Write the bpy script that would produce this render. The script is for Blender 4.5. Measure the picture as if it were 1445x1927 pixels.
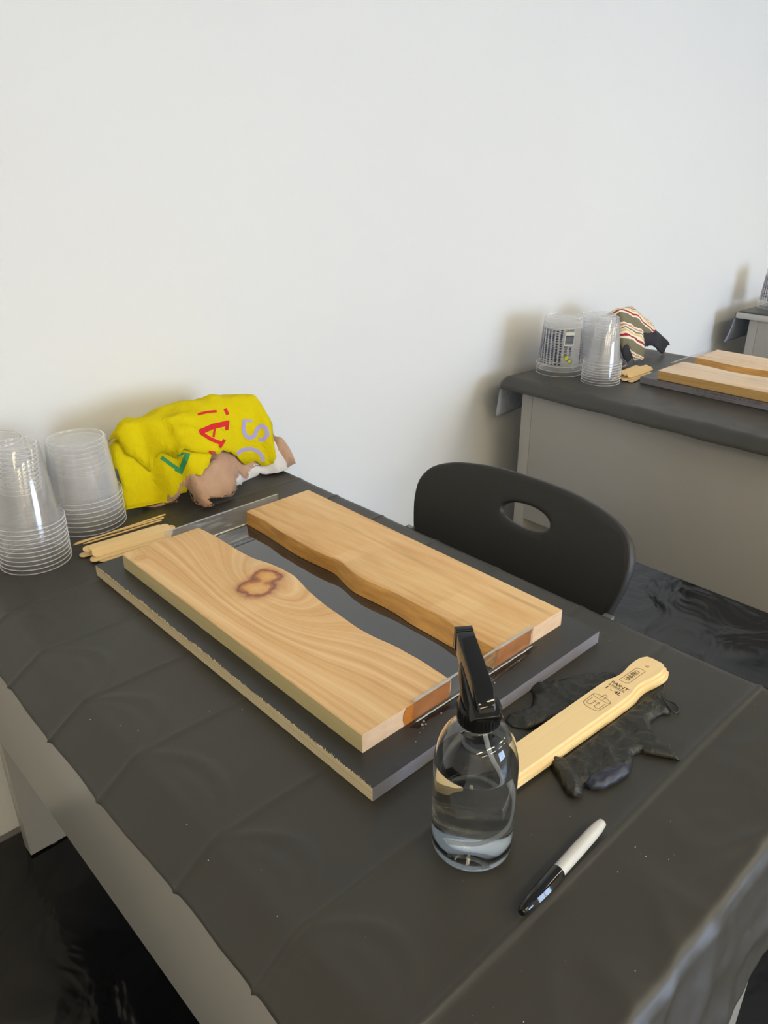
import bpy, bmesh, math, random
import numpy as np
from mathutils import Vector, Matrix, noise as mnoise
from mathutils.geometry import delaunay_2d_cdt
from mathutils.bvhtree import BVHTree

random.seed(7)
for o in list(bpy.data.objects):
    bpy.data.objects.remove(o)
SC = bpy.context.scene
COL = SC.collection
Z0 = 0.74            # floor to the top face of the black form board
T = 0.722            # height of the cloth on the tables
WALL_Y = 0.995

# ------------------------------------------------------------------ camera
IMW, IMH, FPX = 1445, 1927, 1455.885
YAW, PITCH, ROLL = 0.7527, 0.4357, -0.0022
CAM = np.array([-0.3811, -0.4241, 0.5626 + Z0])
_f = np.array([math.sin(YAW) * math.cos(PITCH), math.cos(YAW) * math.cos(PITCH), -math.sin(PITCH)])
_r = np.array([math.cos(YAW), -math.sin(YAW), 0.0])
_u = np.cross(_r, _f)
_r, _u = math.cos(ROLL) * _r + math.sin(ROLL) * _u, -math.sin(ROLL) * _r + math.cos(ROLL) * _u
cam_data = bpy.data.cameras.new('camera')
cam = bpy.data.objects.new('camera', cam_data)
COL.objects.link(cam)
cam.matrix_world = Matrix(((_r[0], _u[0], -_f[0], CAM[0]), (_r[1], _u[1], -_f[1], CAM[1]),
                           (_r[2], _u[2], -_f[2], CAM[2]), (0, 0, 0, 1)))
cam_data.sensor_fit = 'VERTICAL'
cam_data.sensor_height = 36.0
cam_data.lens = 36.0 * FPX / IMH
cam_data.clip_start = 0.02
SC.camera = cam

# ------------------------------------------------------------------ view, world, light levels
vs = SC.view_settings
vs.view_transform = 'Standard'
vs.look = 'None'
vs.gamma = 1.0
vs.use_curve_mapping = False
vs.exposure = -0.09
CEIL_STRENGTH = 26.0
CEIL_COLOR = (1.0, 0.85, 0.58)
WIN_POWER = 238.0
WIN_COLOR = (0.60, 0.73, 1.0)
cy = SC.cycles
cy.max_bounces = 12
cy.diffuse_bounces = 6
cy.glossy_bounces = 6
cy.transmission_bounces = 12
cy.transparent_max_bounces = 56
cy.sample_clamp_indirect = 6.0
cy.blur_glossy = 0.5
cy.use_denoising = True
cy.use_adaptive_sampling = True
cy.adaptive_threshold = 0.028
world = bpy.data.worlds.new('sky')
SC.world = world
world.use_nodes = True
wb = world.node_tree.nodes['Background']
wb.inputs[0].default_value = (0.55, 0.75, 1.0, 1)
wb.inputs[1].default_value = 1.0

WIN = (1.25, 3.25, 0.45, 2.20)      # x0, x1, z0, z1 of the window in the wall opposite
ROOM = (-2.5, 7.0, -4.6, WALL_Y, 2.8)
ld = bpy.data.lights.new('window_daylight', 'AREA')
ld.shape = 'RECTANGLE'
ld.size = WIN[1] - WIN[0]
ld.size_y = WIN[3] - WIN[2]
ld.energy = WIN_POWER
ld.color = WIN_COLOR
lo = bpy.data.objects.new('window_daylight', ld)
COL.objects.link(lo)
lo.location = ((WIN[0] + WIN[1]) / 2, ROOM[2] - 0.22, (WIN[2] + WIN[3]) / 2)
lo.rotation_euler = (math.radians(90), 0, 0)
lo.rotation_euler = (math.radians(-90), 0, math.radians(180))


# ------------------------------------------------------------------ pixel -> direction helpers
def ray(px, py):
    return _r * (px - IMW / 2) / FPX - _u * (py - IMH / 2) / FPX + _f


def on_z(px, py, z):
    d = ray(px, py)
    return CAM + d * (z - CAM[2]) / d[2]


def on_y(px, py, y):
    d = ray(px, py)
    return CAM + d * (y - CAM[1]) / d[1]


# ------------------------------------------------------------------ material helpers
def lin(r, g, b):
    def c(v):
        v /= 255.0
        return v / 12.92 if v <= 0.04045 else ((v + 0.055) / 1.055) ** 2.4
    return (c(r), c(g), c(b), 1.0)


class NT:
    def __init__(self, name):
        self.m = bpy.data.materials.new(name)
        self.m.use_nodes = True
        self.t = self.m.node_tree
        self.t.nodes.clear()
        self.out = self.t.nodes.new('ShaderNodeOutputMaterial')

    def n(self, typ, inp=None, out=0, **props):
        nd = self.t.nodes.new('ShaderNode' + typ)
        for k, v in props.items():
            setattr(nd, k, v)
        for k, v in (inp or {}).items():
            s = nd.inputs[k]
            if hasattr(v, 'is_output'):
                self.t.links.new(v, s)
            else:
                s.default_value = v
        return nd.outputs[out]

    def math(self, op, a, b=0.0, c=0.0, clamp=False):
        return self.n('Math', {0: a, 1: b, 2: c}, operation=op, use_clamp=clamp)

    def mix(self, fac, a, b, blend='MIX'):
        return self.n('Mix', {0: fac, 6: a, 7: b}, out=2, data_type='RGBA', blend_type=blend)

    def ramp(self, fac, stops):
        nd = self.t.nodes.new('ShaderNodeValToRGB')
        e = nd.color_ramp.elements
        while len(e) > 1:
            e.remove(e[-1])
        e[0].position, e[0].color = stops[0][0], stops[0][1]
        for p, c in stops[1:]:
            k = e.new(p)
            k.color = c
        self.t.links.new(fac, nd.inputs[0])
        return nd.outputs[0]

    def obj(self):
        return self.n('TexCoord', out=3)

    def mapping(self, vec, scale=(1, 1, 1), rot=(0, 0, 0), loc=(0, 0, 0)):
        return self.n('Mapping', {'Vector': vec, 'Scale': scale, 'Rotation': rot, 'Location': loc})

    def noise(self, vec, scale=5, detail=2, rough=0.5, dist=0.0, out=0):
        return self.n('TexNoise', {'Vector': vec, 'Scale': scale, 'Detail': detail, 'Roughness': rough,
                                   'Distortion': dist}, out=out)

    def bump(self, h, strength=0.3, dist=0.002):
        return self.n('Bump', {'Height': h, 'Strength': strength, 'Distance': dist})

    def bsdf(self, col, rough=0.5, normal=None, **kw):
        d = {'Base Color': col, 'Roughness': rough}
        if normal is not None:
            d['Normal'] = normal
        d.update(kw)
        return self.n('BsdfPrincipled', d)

    def done(self, sh):
        self.t.links.new(sh, self.out.inputs[0])
        return self.m


def simple(name, col, rough=0.5, bump=None, vary=0.0, **kw):
    k = NT(name)
    oc = k.obj()
    c = col
    if vary:
        nz = k.noise(oc, 6, 3)
        c = k.mix(nz, tuple(v * (1 - vary) for v in col[:3]) + (1,), tuple(min(1, v * (1 + vary)) for v in col[:3]) + (1,))
    nm = None
    if bump:
        nm = k.bump(k.noise(oc, bump[0], 3), bump[1], bump[2])
    return k.done(k.bsdf(c, rough, nm, **kw))


# ------------------------------------------------------------------ mesh helpers
def link(o, parent=None):
    COL.objects.link(o)
    if parent is not None:
        o.parent = parent
    return o


def mesh_obj(name, verts, faces, mats, parent=None, smooth=False, fmat=None, loc=None):
    me = bpy.data.meshes.new(name)
    me.from_pydata([tuple(map(float, v)) for v in verts], [], faces)
    for m in (mats if isinstance(mats, (list, tuple)) else [mats]):
        me.materials.append(m)
    if smooth:
        me.polygons.foreach_set('use_smooth', [True] * len(me.polygons))
    if fmat is not None:
        me.polygons.foreach_set('material_index', fmat)
    me.update()
    o = bpy.data.objects.new(name, me)
    if loc is not None:
        o.location = loc
    return link(o, parent)


def bm_obj(name, bm, mats, parent=None, smooth=False, loc=None):
    bmesh.ops.recalc_face_normals(bm, faces=bm.faces)
    me = bpy.data.meshes.new(name)
    bm.to_mesh(me)
    bm.free()
    for m in (mats if isinstance(mats, (list, tuple)) else [mats]):
        me.materials.append(m)
    if smooth:
        me.polygons.foreach_set('use_smooth', [True] * len(me.polygons))
    o = bpy.data.objects.new(name, me)
    if loc is not None:
        o.location = loc
    return link(o, parent)


def smooth_angle(o, deg=35):
    me = o.data
    me.polygons.foreach_set('use_smooth', [True] * len(me.polygons))
    me.set_sharp_from_angle(angle=math.radians(deg))
    return o


def box_bm(x0, x1, y0, y1, z0, z1, bev=0.0, seg=2):
    bm = bmesh.new()
    bmesh.ops.create_cube(bm, size=1.0)
    for v in bm.verts:
        v.co = Vector(((x0 + x1) / 2 + v.co.x * (x1 - x0), (y0 + y1) / 2 + v.co.y * (y1 - y0), (z0 + z1) / 2 + v.co.z * (z1 - z0)))
    if bev:
        bmesh.ops.bevel(bm, geom=list(bm.edges), offset=bev, segments=seg, affect='EDGES', profile=0.5)
    return bm


def box(name, dims, mat, parent=None, bev=0.0, loc=None):
    o = bm_obj(name, box_bm(*dims, bev=bev), mat, parent, loc=loc)
    if bev:
        smooth_angle(o, 40)
    return o


def lathe_data(prof, n=48, closed=False):
    vs_, fs = [], []
    ring = []
    for (r, z) in prof:
        if r <= 1e-6:
            ring.append([len(vs_)] * n)
            vs_.append((0, 0, z))
        else:
            ring.append(list(range(len(vs_), len(vs_) + n)))
            for i in range(n):
                a = 2 * math.pi * i / n
                vs_.append((r * math.cos(a), r * math.sin(a), z))
    m = len(prof)
    for k in range(m if closed else m - 1):
        A, B = ring[k], ring[(k + 1) % m]
        for i in range(n):
            j = (i + 1) % n
            f = [A[i], A[j], B[j], B[i]]
            g = []
            for q in f:
                if q not in g:
                    g.append(q)
            if len(g) >= 3:
                fs.append(tuple(g))
    return vs_, fs


def lathe(name, prof, mat, parent=None, n=48, closed=False, loc=None, sharp=30):
    v, f = lathe_data(prof, n, closed)
    bm = bmesh.new()
    bv = [bm.verts.new(p) for p in v]
    for q in f:
        try:
            bm.faces.new([bv[i] for i in q])
        except ValueError:
            pass
    o = bm_obj(name, bm, mat, parent, loc=loc)
    return smooth_angle(o, sharp)


def tube_bm(bm, pts, rad, n=10, caps=True):
    pts = [Vector(p) for p in pts]
    rads = rad if isinstance(rad, (list, tuple)) else [rad] * len(pts)
    rings = []
    t0 = (pts[1] - pts[0]).normalized()
    ref = Vector((0, 0, 1)) if abs(t0.z) < 0.9 else Vector((1, 0, 0))
    nrm = t0.cross(ref).normalized()
    for i, p in enumerate(pts):
        t = (pts[min(i + 1, len(pts) - 1)] - pts[max(i - 1, 0)]).normalized()
        nrm = (nrm - t * nrm.dot(t)).normalized()
        b = t.cross(nrm)
        rings.append([bm.verts.new(p + (nrm * math.cos(2 * math.pi * k / n) + b * math.sin(2 * math.pi * k / n)) * rads[i]) for k in range(n)])
    for a, b in zip(rings, rings[1:]):
        for k in range(n):
            bm.faces.new((a[k], a[(k + 1) % n], b[(k + 1) % n], b[k]))
    if caps:
        bm.faces.new(rings[0][::-1])
        bm.faces.new(rings[-1])


def tube(name, pts, rad, mat, parent=None, n=10, loc=None):
    bm = bmesh.new()
    tube_bm(bm, pts, rad, n)
    return smooth_angle(bm_obj(name, bm, mat, parent, loc=loc), 50)


def spline(pts, per=8):
    P = [np.array(p, float) for p in pts]
    P = [2 * P[0] - P[1]] + P + [2 * P[-1] - P[-2]]
    out = []
    for i in range(1, len(P) - 2):
        for k in range(per):
            t = k / per
            out.append(0.5 * ((2 * P[i]) + (-P[i - 1] + P[i + 1]) * t + (2 * P[i - 1] - 5 * P[i] + 4 * P[i + 1] - P[i + 2]) * t * t
                              + (-P[i - 1] + 3 * P[i] - 3 * P[i + 1] + P[i + 2]) * t ** 3))
    out.append(P[-2])
    return out


def prism(name, poly, z0, z1, mat, parent=None, bev=0.0, loc=None, rotz=0.0, holes=()):
    """outline in xy pushed up from z0 to z1"""
    bm = bmesh.new()
    if holes:
        pts = [Vector(p) for p in poly]
        faces_ = [list(range(len(pts)))]
        edges = []
        base = len(pts)
        for i in range(base):
            edges.append((i, (i + 1) % base))
        for h in holes:
            k = len(pts)
            pts += [Vector(p) for p in h]
            edges += [(k + i, k + (i + 1) % len(h)) for i in range(len(h))]
        v, e, f, *_ = delaunay_2d_cdt(pts, edges, [], 2, 1e-7)
        hc = [(sum(p[0] for p in h) / len(h), sum(p[1] for p in h) / len(h), max(math.dist(p, h[0]) for p in h) / 2) for h in holes]
        bv = [bm.verts.new((p.x, p.y, z0)) for p in v]
        for q in f:
            cx = sum(v[i].x for i in q) / len(q)
            cyy = sum(v[i].y for i in q) / len(q)
            if any(inside((cx, cyy), h) for h in holes):
                continue
            if not inside((cx, cyy), poly):
                continue
            bm.faces.new([bv[i] for i in q])
        ret = bmesh.ops.extrude_face_region(bm, geom=list(bm.faces))
        for g in ret['geom']:
            if isinstance(g, bmesh.types.BMVert):
                g.co.z = z1
    else:
        f = bm.faces.new([bm.verts.new((p[0], p[1], z0)) for p in poly])
        ret = bmesh.ops.extrude_face_region(bm, geom=[f])
        for g in ret['geom']:
            if isinstance(g, bmesh.types.BMVert):
                g.co.z = z1
        if bev:
            ed = [e for e in bm.edges if abs(e.verts[0].co.z - e.verts[1].co.z) < 1e-7]
            bmesh.ops.bevel(bm, geom=ed, offset=bev, segments=2, affect='EDGES', profile=0.5)
    o = bm_obj(name, bm, mat, parent, loc=loc)
    o.rotation_euler.z = rotz
    return smooth_angle(o, 35)


def inside(p, poly):
    x, y = p
    c = False
    j = len(poly) - 1
    for i in range(len(poly)):
        xi, yi = poly[i][0], poly[i][1]
        xj, yj = poly[j][0], poly[j][1]
        if (yi > y) != (yj > y) and x < (xj - xi) * (y - yi) / (yj - yi) + xi:
            c = not c
        j = i
    return c


def seg_dist(p, poly):
    px, py = p
    best = 9e9
    for i in range(len(poly)):
        x0, y0 = poly[i - 1][0], poly[i - 1][1]
        x1, y1 = poly[i][0], poly[i][1]
        dx, dy = x1 - x0, y1 - y0
        L = dx * dx + dy * dy
        t = 0 if L == 0 else max(0, min(1, ((px - x0) * dx + (py - y0) * dy) / L))
        d = math.hypot(px - x0 - t * dx, py - y0 - t * dy)
        best = min(best, d)
    return best


def densify(poly, step, jit=0.0, rnd=random):
    out = []
    for i in range(len(poly)):
        a, b = poly[i], poly[(i + 1) % len(poly)]
        n = max(1, int(math.dist(a[:2], b[:2]) / step))
        for k in range(n):
            t = k / n
            out.append((a[0] + (b[0] - a[0]) * t + rnd.uniform(-jit, jit), a[1] + (b[1] - a[1]) * t + rnd.uniform(-jit, jit)))
    return out


def sheet(name, poly, step, zf, mats, parent=None, thick=0.0015, jit=0.0004, sub=0, loc=None):
    """cloth-like patch over the outline poly (xy), height zf(x, y, dist to the rim)"""
    poly = densify(poly, step, jit)
    pts = [Vector(p) for p in poly]
    nb = len(pts)
    xs = [p[0] for p in poly]
    ys = [p[1] for p in poly]
    y = min(ys)
    row = 0
    while y < max(ys):
        x = min(xs) + (row % 2) * step / 2
        while x < max(xs):
            if inside((x, y), poly) and seg_dist((x, y), poly) > step * 0.5:
                pts.append(Vector((x, y)))
            x += step
        y += step * 0.87
        row += 1
    v, e, f, *_ = delaunay_2d_cdt(pts, [(i, (i + 1) % nb) for i in range(nb)], [list(range(nb))], 1, 1e-7)
    V = []
    for p in v:
        r = zf(p.x, p.y, seg_dist((p.x, p.y), poly))
        V.append(r if isinstance(r, (tuple, list)) else (p.x, p.y, r))
    F = [tuple(q) for q in f]
    o = mesh_obj(name, V, F, mats, parent, smooth=True, loc=loc)
    me = o.data
    bm = bmesh.new()
    bm.from_mesh(me)
    bmesh.ops.recalc_face_normals(bm, faces=bm.faces)
    if bm.faces and sum(fc.normal.z for fc in bm.faces) < 0:
        bmesh.ops.reverse_faces(bm, faces=bm.faces)
    bm.to_mesh(me)
    bm.free()
    if sub:
        md = o.modifiers.new('smooth', 'SUBSURF')
        md.levels = md.render_levels = sub
    if thick:
        md = o.modifiers.new('thickness', 'SOLIDIFY')
        md.thickness = thick
        md.offset = -1
    return o


def thing(name, label, cat, loc=(0, 0, 0), rotz=0.0, group=None):
    o = bpy.data.objects.new(name, None)
    o.empty_display_size = 0.05
    link(o)
    o.location = loc
    o.rotation_euler = (0, 0, rotz)
    return tag(o, label, cat, group)


def tag(o, label, cat=None, group=None, kind=None):
    o['label'] = label
    if cat:
        o['category'] = cat
    if group:
        o['group'] = group
    if kind:
        o['kind'] = kind
    return o


def struct(o):
    o['kind'] = 'structure'
    return o


def copy_tree(src, parent=None, skip=()):
    c = src.copy()
    COL.objects.link(c)
    c.parent = parent
    for ch in list(src.children):
        if ch.name.split('.')[0] not in skip:
            copy_tree(ch, c)
    return c


def text_mesh(s, size, bold=False):
    cu = bpy.data.curves.new('lettering', 'FONT')
    cu.body = s
    cu.size = size
    cu.align_x = 'CENTER'
    cu.align_y = 'CENTER'
    cu.resolution_u = 3
    if bold:
        cu.offset = size * 0.018
    ob = bpy.data.objects.new('lettering', cu)
    COL.objects.link(ob)
    bpy.context.view_layer.update()
    dg = bpy.context.evaluated_depsgraph_get()
    me = bpy.data.meshes.new_from_object(ob.evaluated_get(dg))
    V = [tuple(v.co) for v in me.vertices]
    F = [tuple(p.vertices) for p in me.polygons]
    bpy.data.objects.remove(ob)
    bpy.data.meshes.remove(me)
    return V, F


def fbm(x, y, z=0.0, s=1.0, o=3):
    v, a = 0.0, 1.0
    for k in range(o):
        v += a * mnoise.noise(Vector((x * s, y * s, z + 7.3 * k)))
        s *= 2.0
        a *= 0.5
    return v


def ridge(x, y, z=0.0, s=1.0):
    return 1.0 - abs(mnoise.noise(Vector((x * s, y * s, z)))) * 2.0


def interp(tab, x):
    return float(np.interp(x, [t[0] for t in tab], [t[1] for t in tab]))


ORD = ['topmost', 'second', 'third', 'fourth', 'fifth', 'sixth', 'seventh', 'eighth', 'ninth', 'tenth', 'eleventh', 'twelfth', 'thirteenth']

# ------------------------------------------------------------------ materials
k = NT('wall_paint')
oc = k.obj()
wall_mat = k.done(k.bsdf(k.mix(k.noise(oc, 0.9, 3), lin(224, 224, 221), lin(231, 231, 229)), 0.55,
                         k.bump(k.noise(oc, 160, 2), 0.05, 0.001)))
other_wall_mat = simple('room_paint', lin(226, 224, 219), 0.7, vary=0.03)
ceil_mat = simple('ceiling_paint', lin(225, 224, 220), 0.8, vary=0.02)
floor_mat = simple('concrete', lin(120, 118, 114), 0.7, bump=(30, 0.2, 0.002), vary=0.15)

k = NT('black_plastic_sheet')
oc = k.obj()
sheet_mat = k.done(k.bsdf(lin(16, 16, 18), 0.17, k.bump(k.noise(oc, 4.5, 3, 0.5, 1.2), 0.45, 0.02), **{'Specular IOR Level': 0.5}))


def vinyl(name, col):
    k = NT(name)
    oc = k.obj()
    weave = k.n('TexChecker', {'Vector': k.mapping(oc, (1, 1, 1), (0, 0, 0.78)), 'Scale': 520.0}, out=1)
    nz = k.noise(oc, 5, 3)
    c = k.mix(nz, tuple(v * 0.88 for v in col[:3]) + (1,), tuple(v * 1.12 for v in col[:3]) + (1,))
    b1 = k.bump(weave, 0.18, 0.0004)
    b2 = k.n('Bump', {'Height': k.noise(oc, 18, 4, 0.55), 'Strength': 0.12, 'Distance': 0.004, 'Normal': b1})
    return k.done(k.bsdf(c, k.math('ADD', k.math('MULTIPLY', nz, 0.12), 0.36), b2))


vinyl_mat = vinyl('black_vinyl', lin(56, 54, 48))
k = NT('cloth_backing')
oc = k.obj()
backing_mat = k.done(k.bsdf(k.mix(k.noise(oc, 60, 4), lin(140, 149, 168), lin(198, 205, 220)), 0.9))
panel_mat = simple('grey_laminate', lin(166, 163, 157), 0.30, vary=0.02)
panel_edge_mat = simple('grey_edging', lin(128, 126, 124), 0.45)
tabletop_mat = simple('pale_tabletop', lin(196, 195, 192), 0.4, vary=0.02)

# ------------------------------------------------------------------ room shell
def wall_with_hole(name, mat):
    x0, x1, y0, y1, h = ROOM
    vs_ = []
    bm = bmesh.new()
    xs = [x0 - 0.2, WIN[0], WIN[1], x1 + 0.2]
    zs = [0.0, WIN[2], WIN[3], h]
    for i in range(3):
        for j in range(3):
            if i == 1 and j == 1:
                continue
            b2 = box_bm(xs[i], xs[i + 1], y0 - 0.15, y0, zs[j], zs[j + 1])
            me = bpy.data.meshes.new('tmp')
            b2.to_mesh(me)
            b2.free()
            bm.from_mesh(me)
            bpy.data.meshes.remove(me)
    bmesh.ops.remove_doubles(bm, verts=bm.verts, dist=1e-5)
    dup = {}
    for fc in list(bm.faces):
        c = tuple(round(v, 4) for v in fc.calc_center_median())
        dup.setdefault(c, []).append(fc)
    kill = [fc for l in dup.values() if len(l) > 1 for fc in l]
    bmesh.ops.delete(bm, geom=kill, context='FACES')
    return bm_obj(name, bm, mat)


RX0, RX1, RY0, RY1, RH = ROOM
struct(box('floor', (RX0 - 0.2, RX1 + 0.2, RY0 - 0.2, RY1 + 0.2, -0.12, 0.0), floor_mat))
struct(box('ceiling', (RX0 - 0.2, RX1 + 0.2, RY0 - 0.2, RY1 + 0.2, RH, RH + 0.1), ceil_mat))
struct(box('wall_back', (RX0 - 0.2, RX1 + 0.2, RY1, RY1 + 0.15, 0.0, RH), wall_mat))
struct(box('wall_left', (RX0 - 0.15, RX0, RY0, RY1, 0.0, RH), other_wall_mat))
struct(box('wall_right', (RX1, RX1 + 0.15, RY0, RY1, 0.0, RH), other_wall_mat))
struct(wall_with_hole('wall_front', other_wall_mat))
frame_mat = simple('window_frame_paint', lin(230, 230, 228), 0.4)
wg = NT('window_glass')
glass_thin = wg.done(wg.n('MixShader', {0: 0.06, 1: wg.n('BsdfTransparent', {0: (0.96, 0.98, 0.98, 1)}), 2: wg.n('BsdfGlossy', {'Roughness': 0.02})}))
wf = thing('window_1', 'white framed window in the wall opposite', 'window', ((WIN[0] + WIN[1]) / 2, RY0 - 0.05, WIN[2]))
del wf['category'], wf['label']
struct(wf)
ww, wh = WIN[1] - WIN[0], WIN[3] - WIN[2]
for nm, d in (('frame_rail', (-ww / 2, ww / 2, -0.03, 0.03, 0.0, 0.06)), ('frame_rail', (-ww / 2, ww / 2, -0.03, 0.03, wh - 0.06, wh)),
              ('frame_stile', (-ww / 2, -ww / 2 + 0.06, -0.03, 0.03, 0.06, wh - 0.06)), ('frame_stile', (ww / 2 - 0.06, ww / 2, -0.03, 0.03, 0.06, wh - 0.06)),
              ('mullion', (-0.03, 0.03, -0.03, 0.03, 0.06, wh - 0.06))):
    box(nm, d, frame_mat, wf)
for s in (-1, 1):
    box('pane', ((-ww / 2 + 0.06, -0.03) if s < 0 else (0.03, ww / 2 - 0.06)) + (-0.003, 0.003, 0.06, wh - 0.06), glass_thin, wf)

le = NT('led_diffuser')
led_mat = le.done(le.n('Emission', {0: CEIL_COLOR + (1,), 1: CEIL_STRENGTH}))
fix_mat = simple('fixture_white', lin(220, 220, 218), 0.5)
LIGHTS = [(-1.75, -2.0), (-1.75, -3.7), (0.2, -2.0), (0.2, -3.7), (2.5, -2.0), (2.5, -3.7), (4.9, -2.0), (4.9, -3.7)]
LIGHT_LABELS = ['at the left end of the room by the long wall', 'at the left end of the room by the window wall', 'above the nearest desk', 'behind the camera towards the window', 'above the farthest desk', 'near the right side of the window', 'at the right end of the room by the long wall', 'at the right end of the room by the window wall']
for i, (lx, ly) in enumerate(LIGHTS):
    t = thing('ceiling_light', 'flat ceiling light panel ' + LIGHT_LABELS[i], 'ceiling light', (lx, ly, RH), group='ceiling light panels')
    bm = bmesh.new()
    for d in ((-0.62, 0.62, -0.17, -0.15), (-0.62, 0.62, 0.15, 0.17), (-0.62, -0.6, -0.15, 0.15), (0.6, 0.62, -0.15, 0.15)):
        b2 = box_bm(*d, -0.03, 0.0)
        me = bpy.data.meshes.new('tmp')
        b2.to_mesh(me)
        b2.free()
        bm.from_mesh(me)
        bpy.data.meshes.remove(me)
    bm_obj('light_frame', bm, fix_mat, t)
    box('diffuser', (-0.6, 0.6, -0.15, 0.15, -0.022, -0.012), led_mat, t)

# floor sheet, wrinkled and glossy
def floor_sheet():
    x0, x1, y0, y1, st = -2.2, 4.6, -2.6, 0.97, 0.03
    nx, ny = int((x1 - x0) / st), int((y1 - y0) / st)
    V, F = [], []
    for j in range(ny + 1):
        for i in range(nx + 1):
            x, y = x0 + i * st, y0 + j * st
            w = 0.006 + 0.006 * fbm(x, y, 3.1, 2.2, 3) + 0.010 * max(0, ridge(x + 0.2 * fbm(x, y, 9, 1.5), y, 5.0, 1.7) - 0.72)
            w += 0.012 * math.exp(-abs((x - 0.9) * 0.55 + (y - 0.25) * -0.83) / 0.012) * (1 if x > 0.5 else 0)
            V.append((x, y, max(0.0015, w)))
    for j in range(ny):
        for i in range(nx):
            a = j * (nx + 1) + i
            F.append((a, a + 1, a + nx + 2, a + nx + 1))
    o = mesh_obj('plastic_sheet', V, F, sheet_mat, smooth=True)
    return tag(o, 'glossy wrinkled black plastic sheet covering the floor under the tables', 'floor sheet')


floor_sheet()


# ------------------------------------------------------------------ tables and cloths
def make_table(x0, x1, y0, y1, far_panel, near_panel, label):
    t = thing('desk', label, 'table', (x0, y0, 0), group='grey panel desks along the wall')
    W, L = x1 - x0, y1 - y0
    box('tabletop', (0, W, 0, L, T - 0.027, T - 0.0032), tabletop_mat, t, bev=0.006)
    for (a, b) in (far_panel, near_panel):
        box('leg_panel', (0.012, W - 0.012, a - y0, b - y0, 0.012, T - 0.0275), panel_mat, t, bev=0.001)
    box('modesty_panel', (0.012, 0.028, near_panel[1] - y0 + 0.0005, far_panel[0] - y0 - 0.0005, 0.305, T - 0.0275), panel_mat, t, bev=0.001)
    for (a, b) in (far_panel, near_panel):
        for fx in (0.06, W - 0.06):
            lathe('foot', [(0, 0.0), (0.014, 0.0), (0.014, 0.012), (0, 0.012)], panel_edge_mat, t, 12, loc=(fx, (a + b) / 2 - y0, 0.0))
    return t


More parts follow.
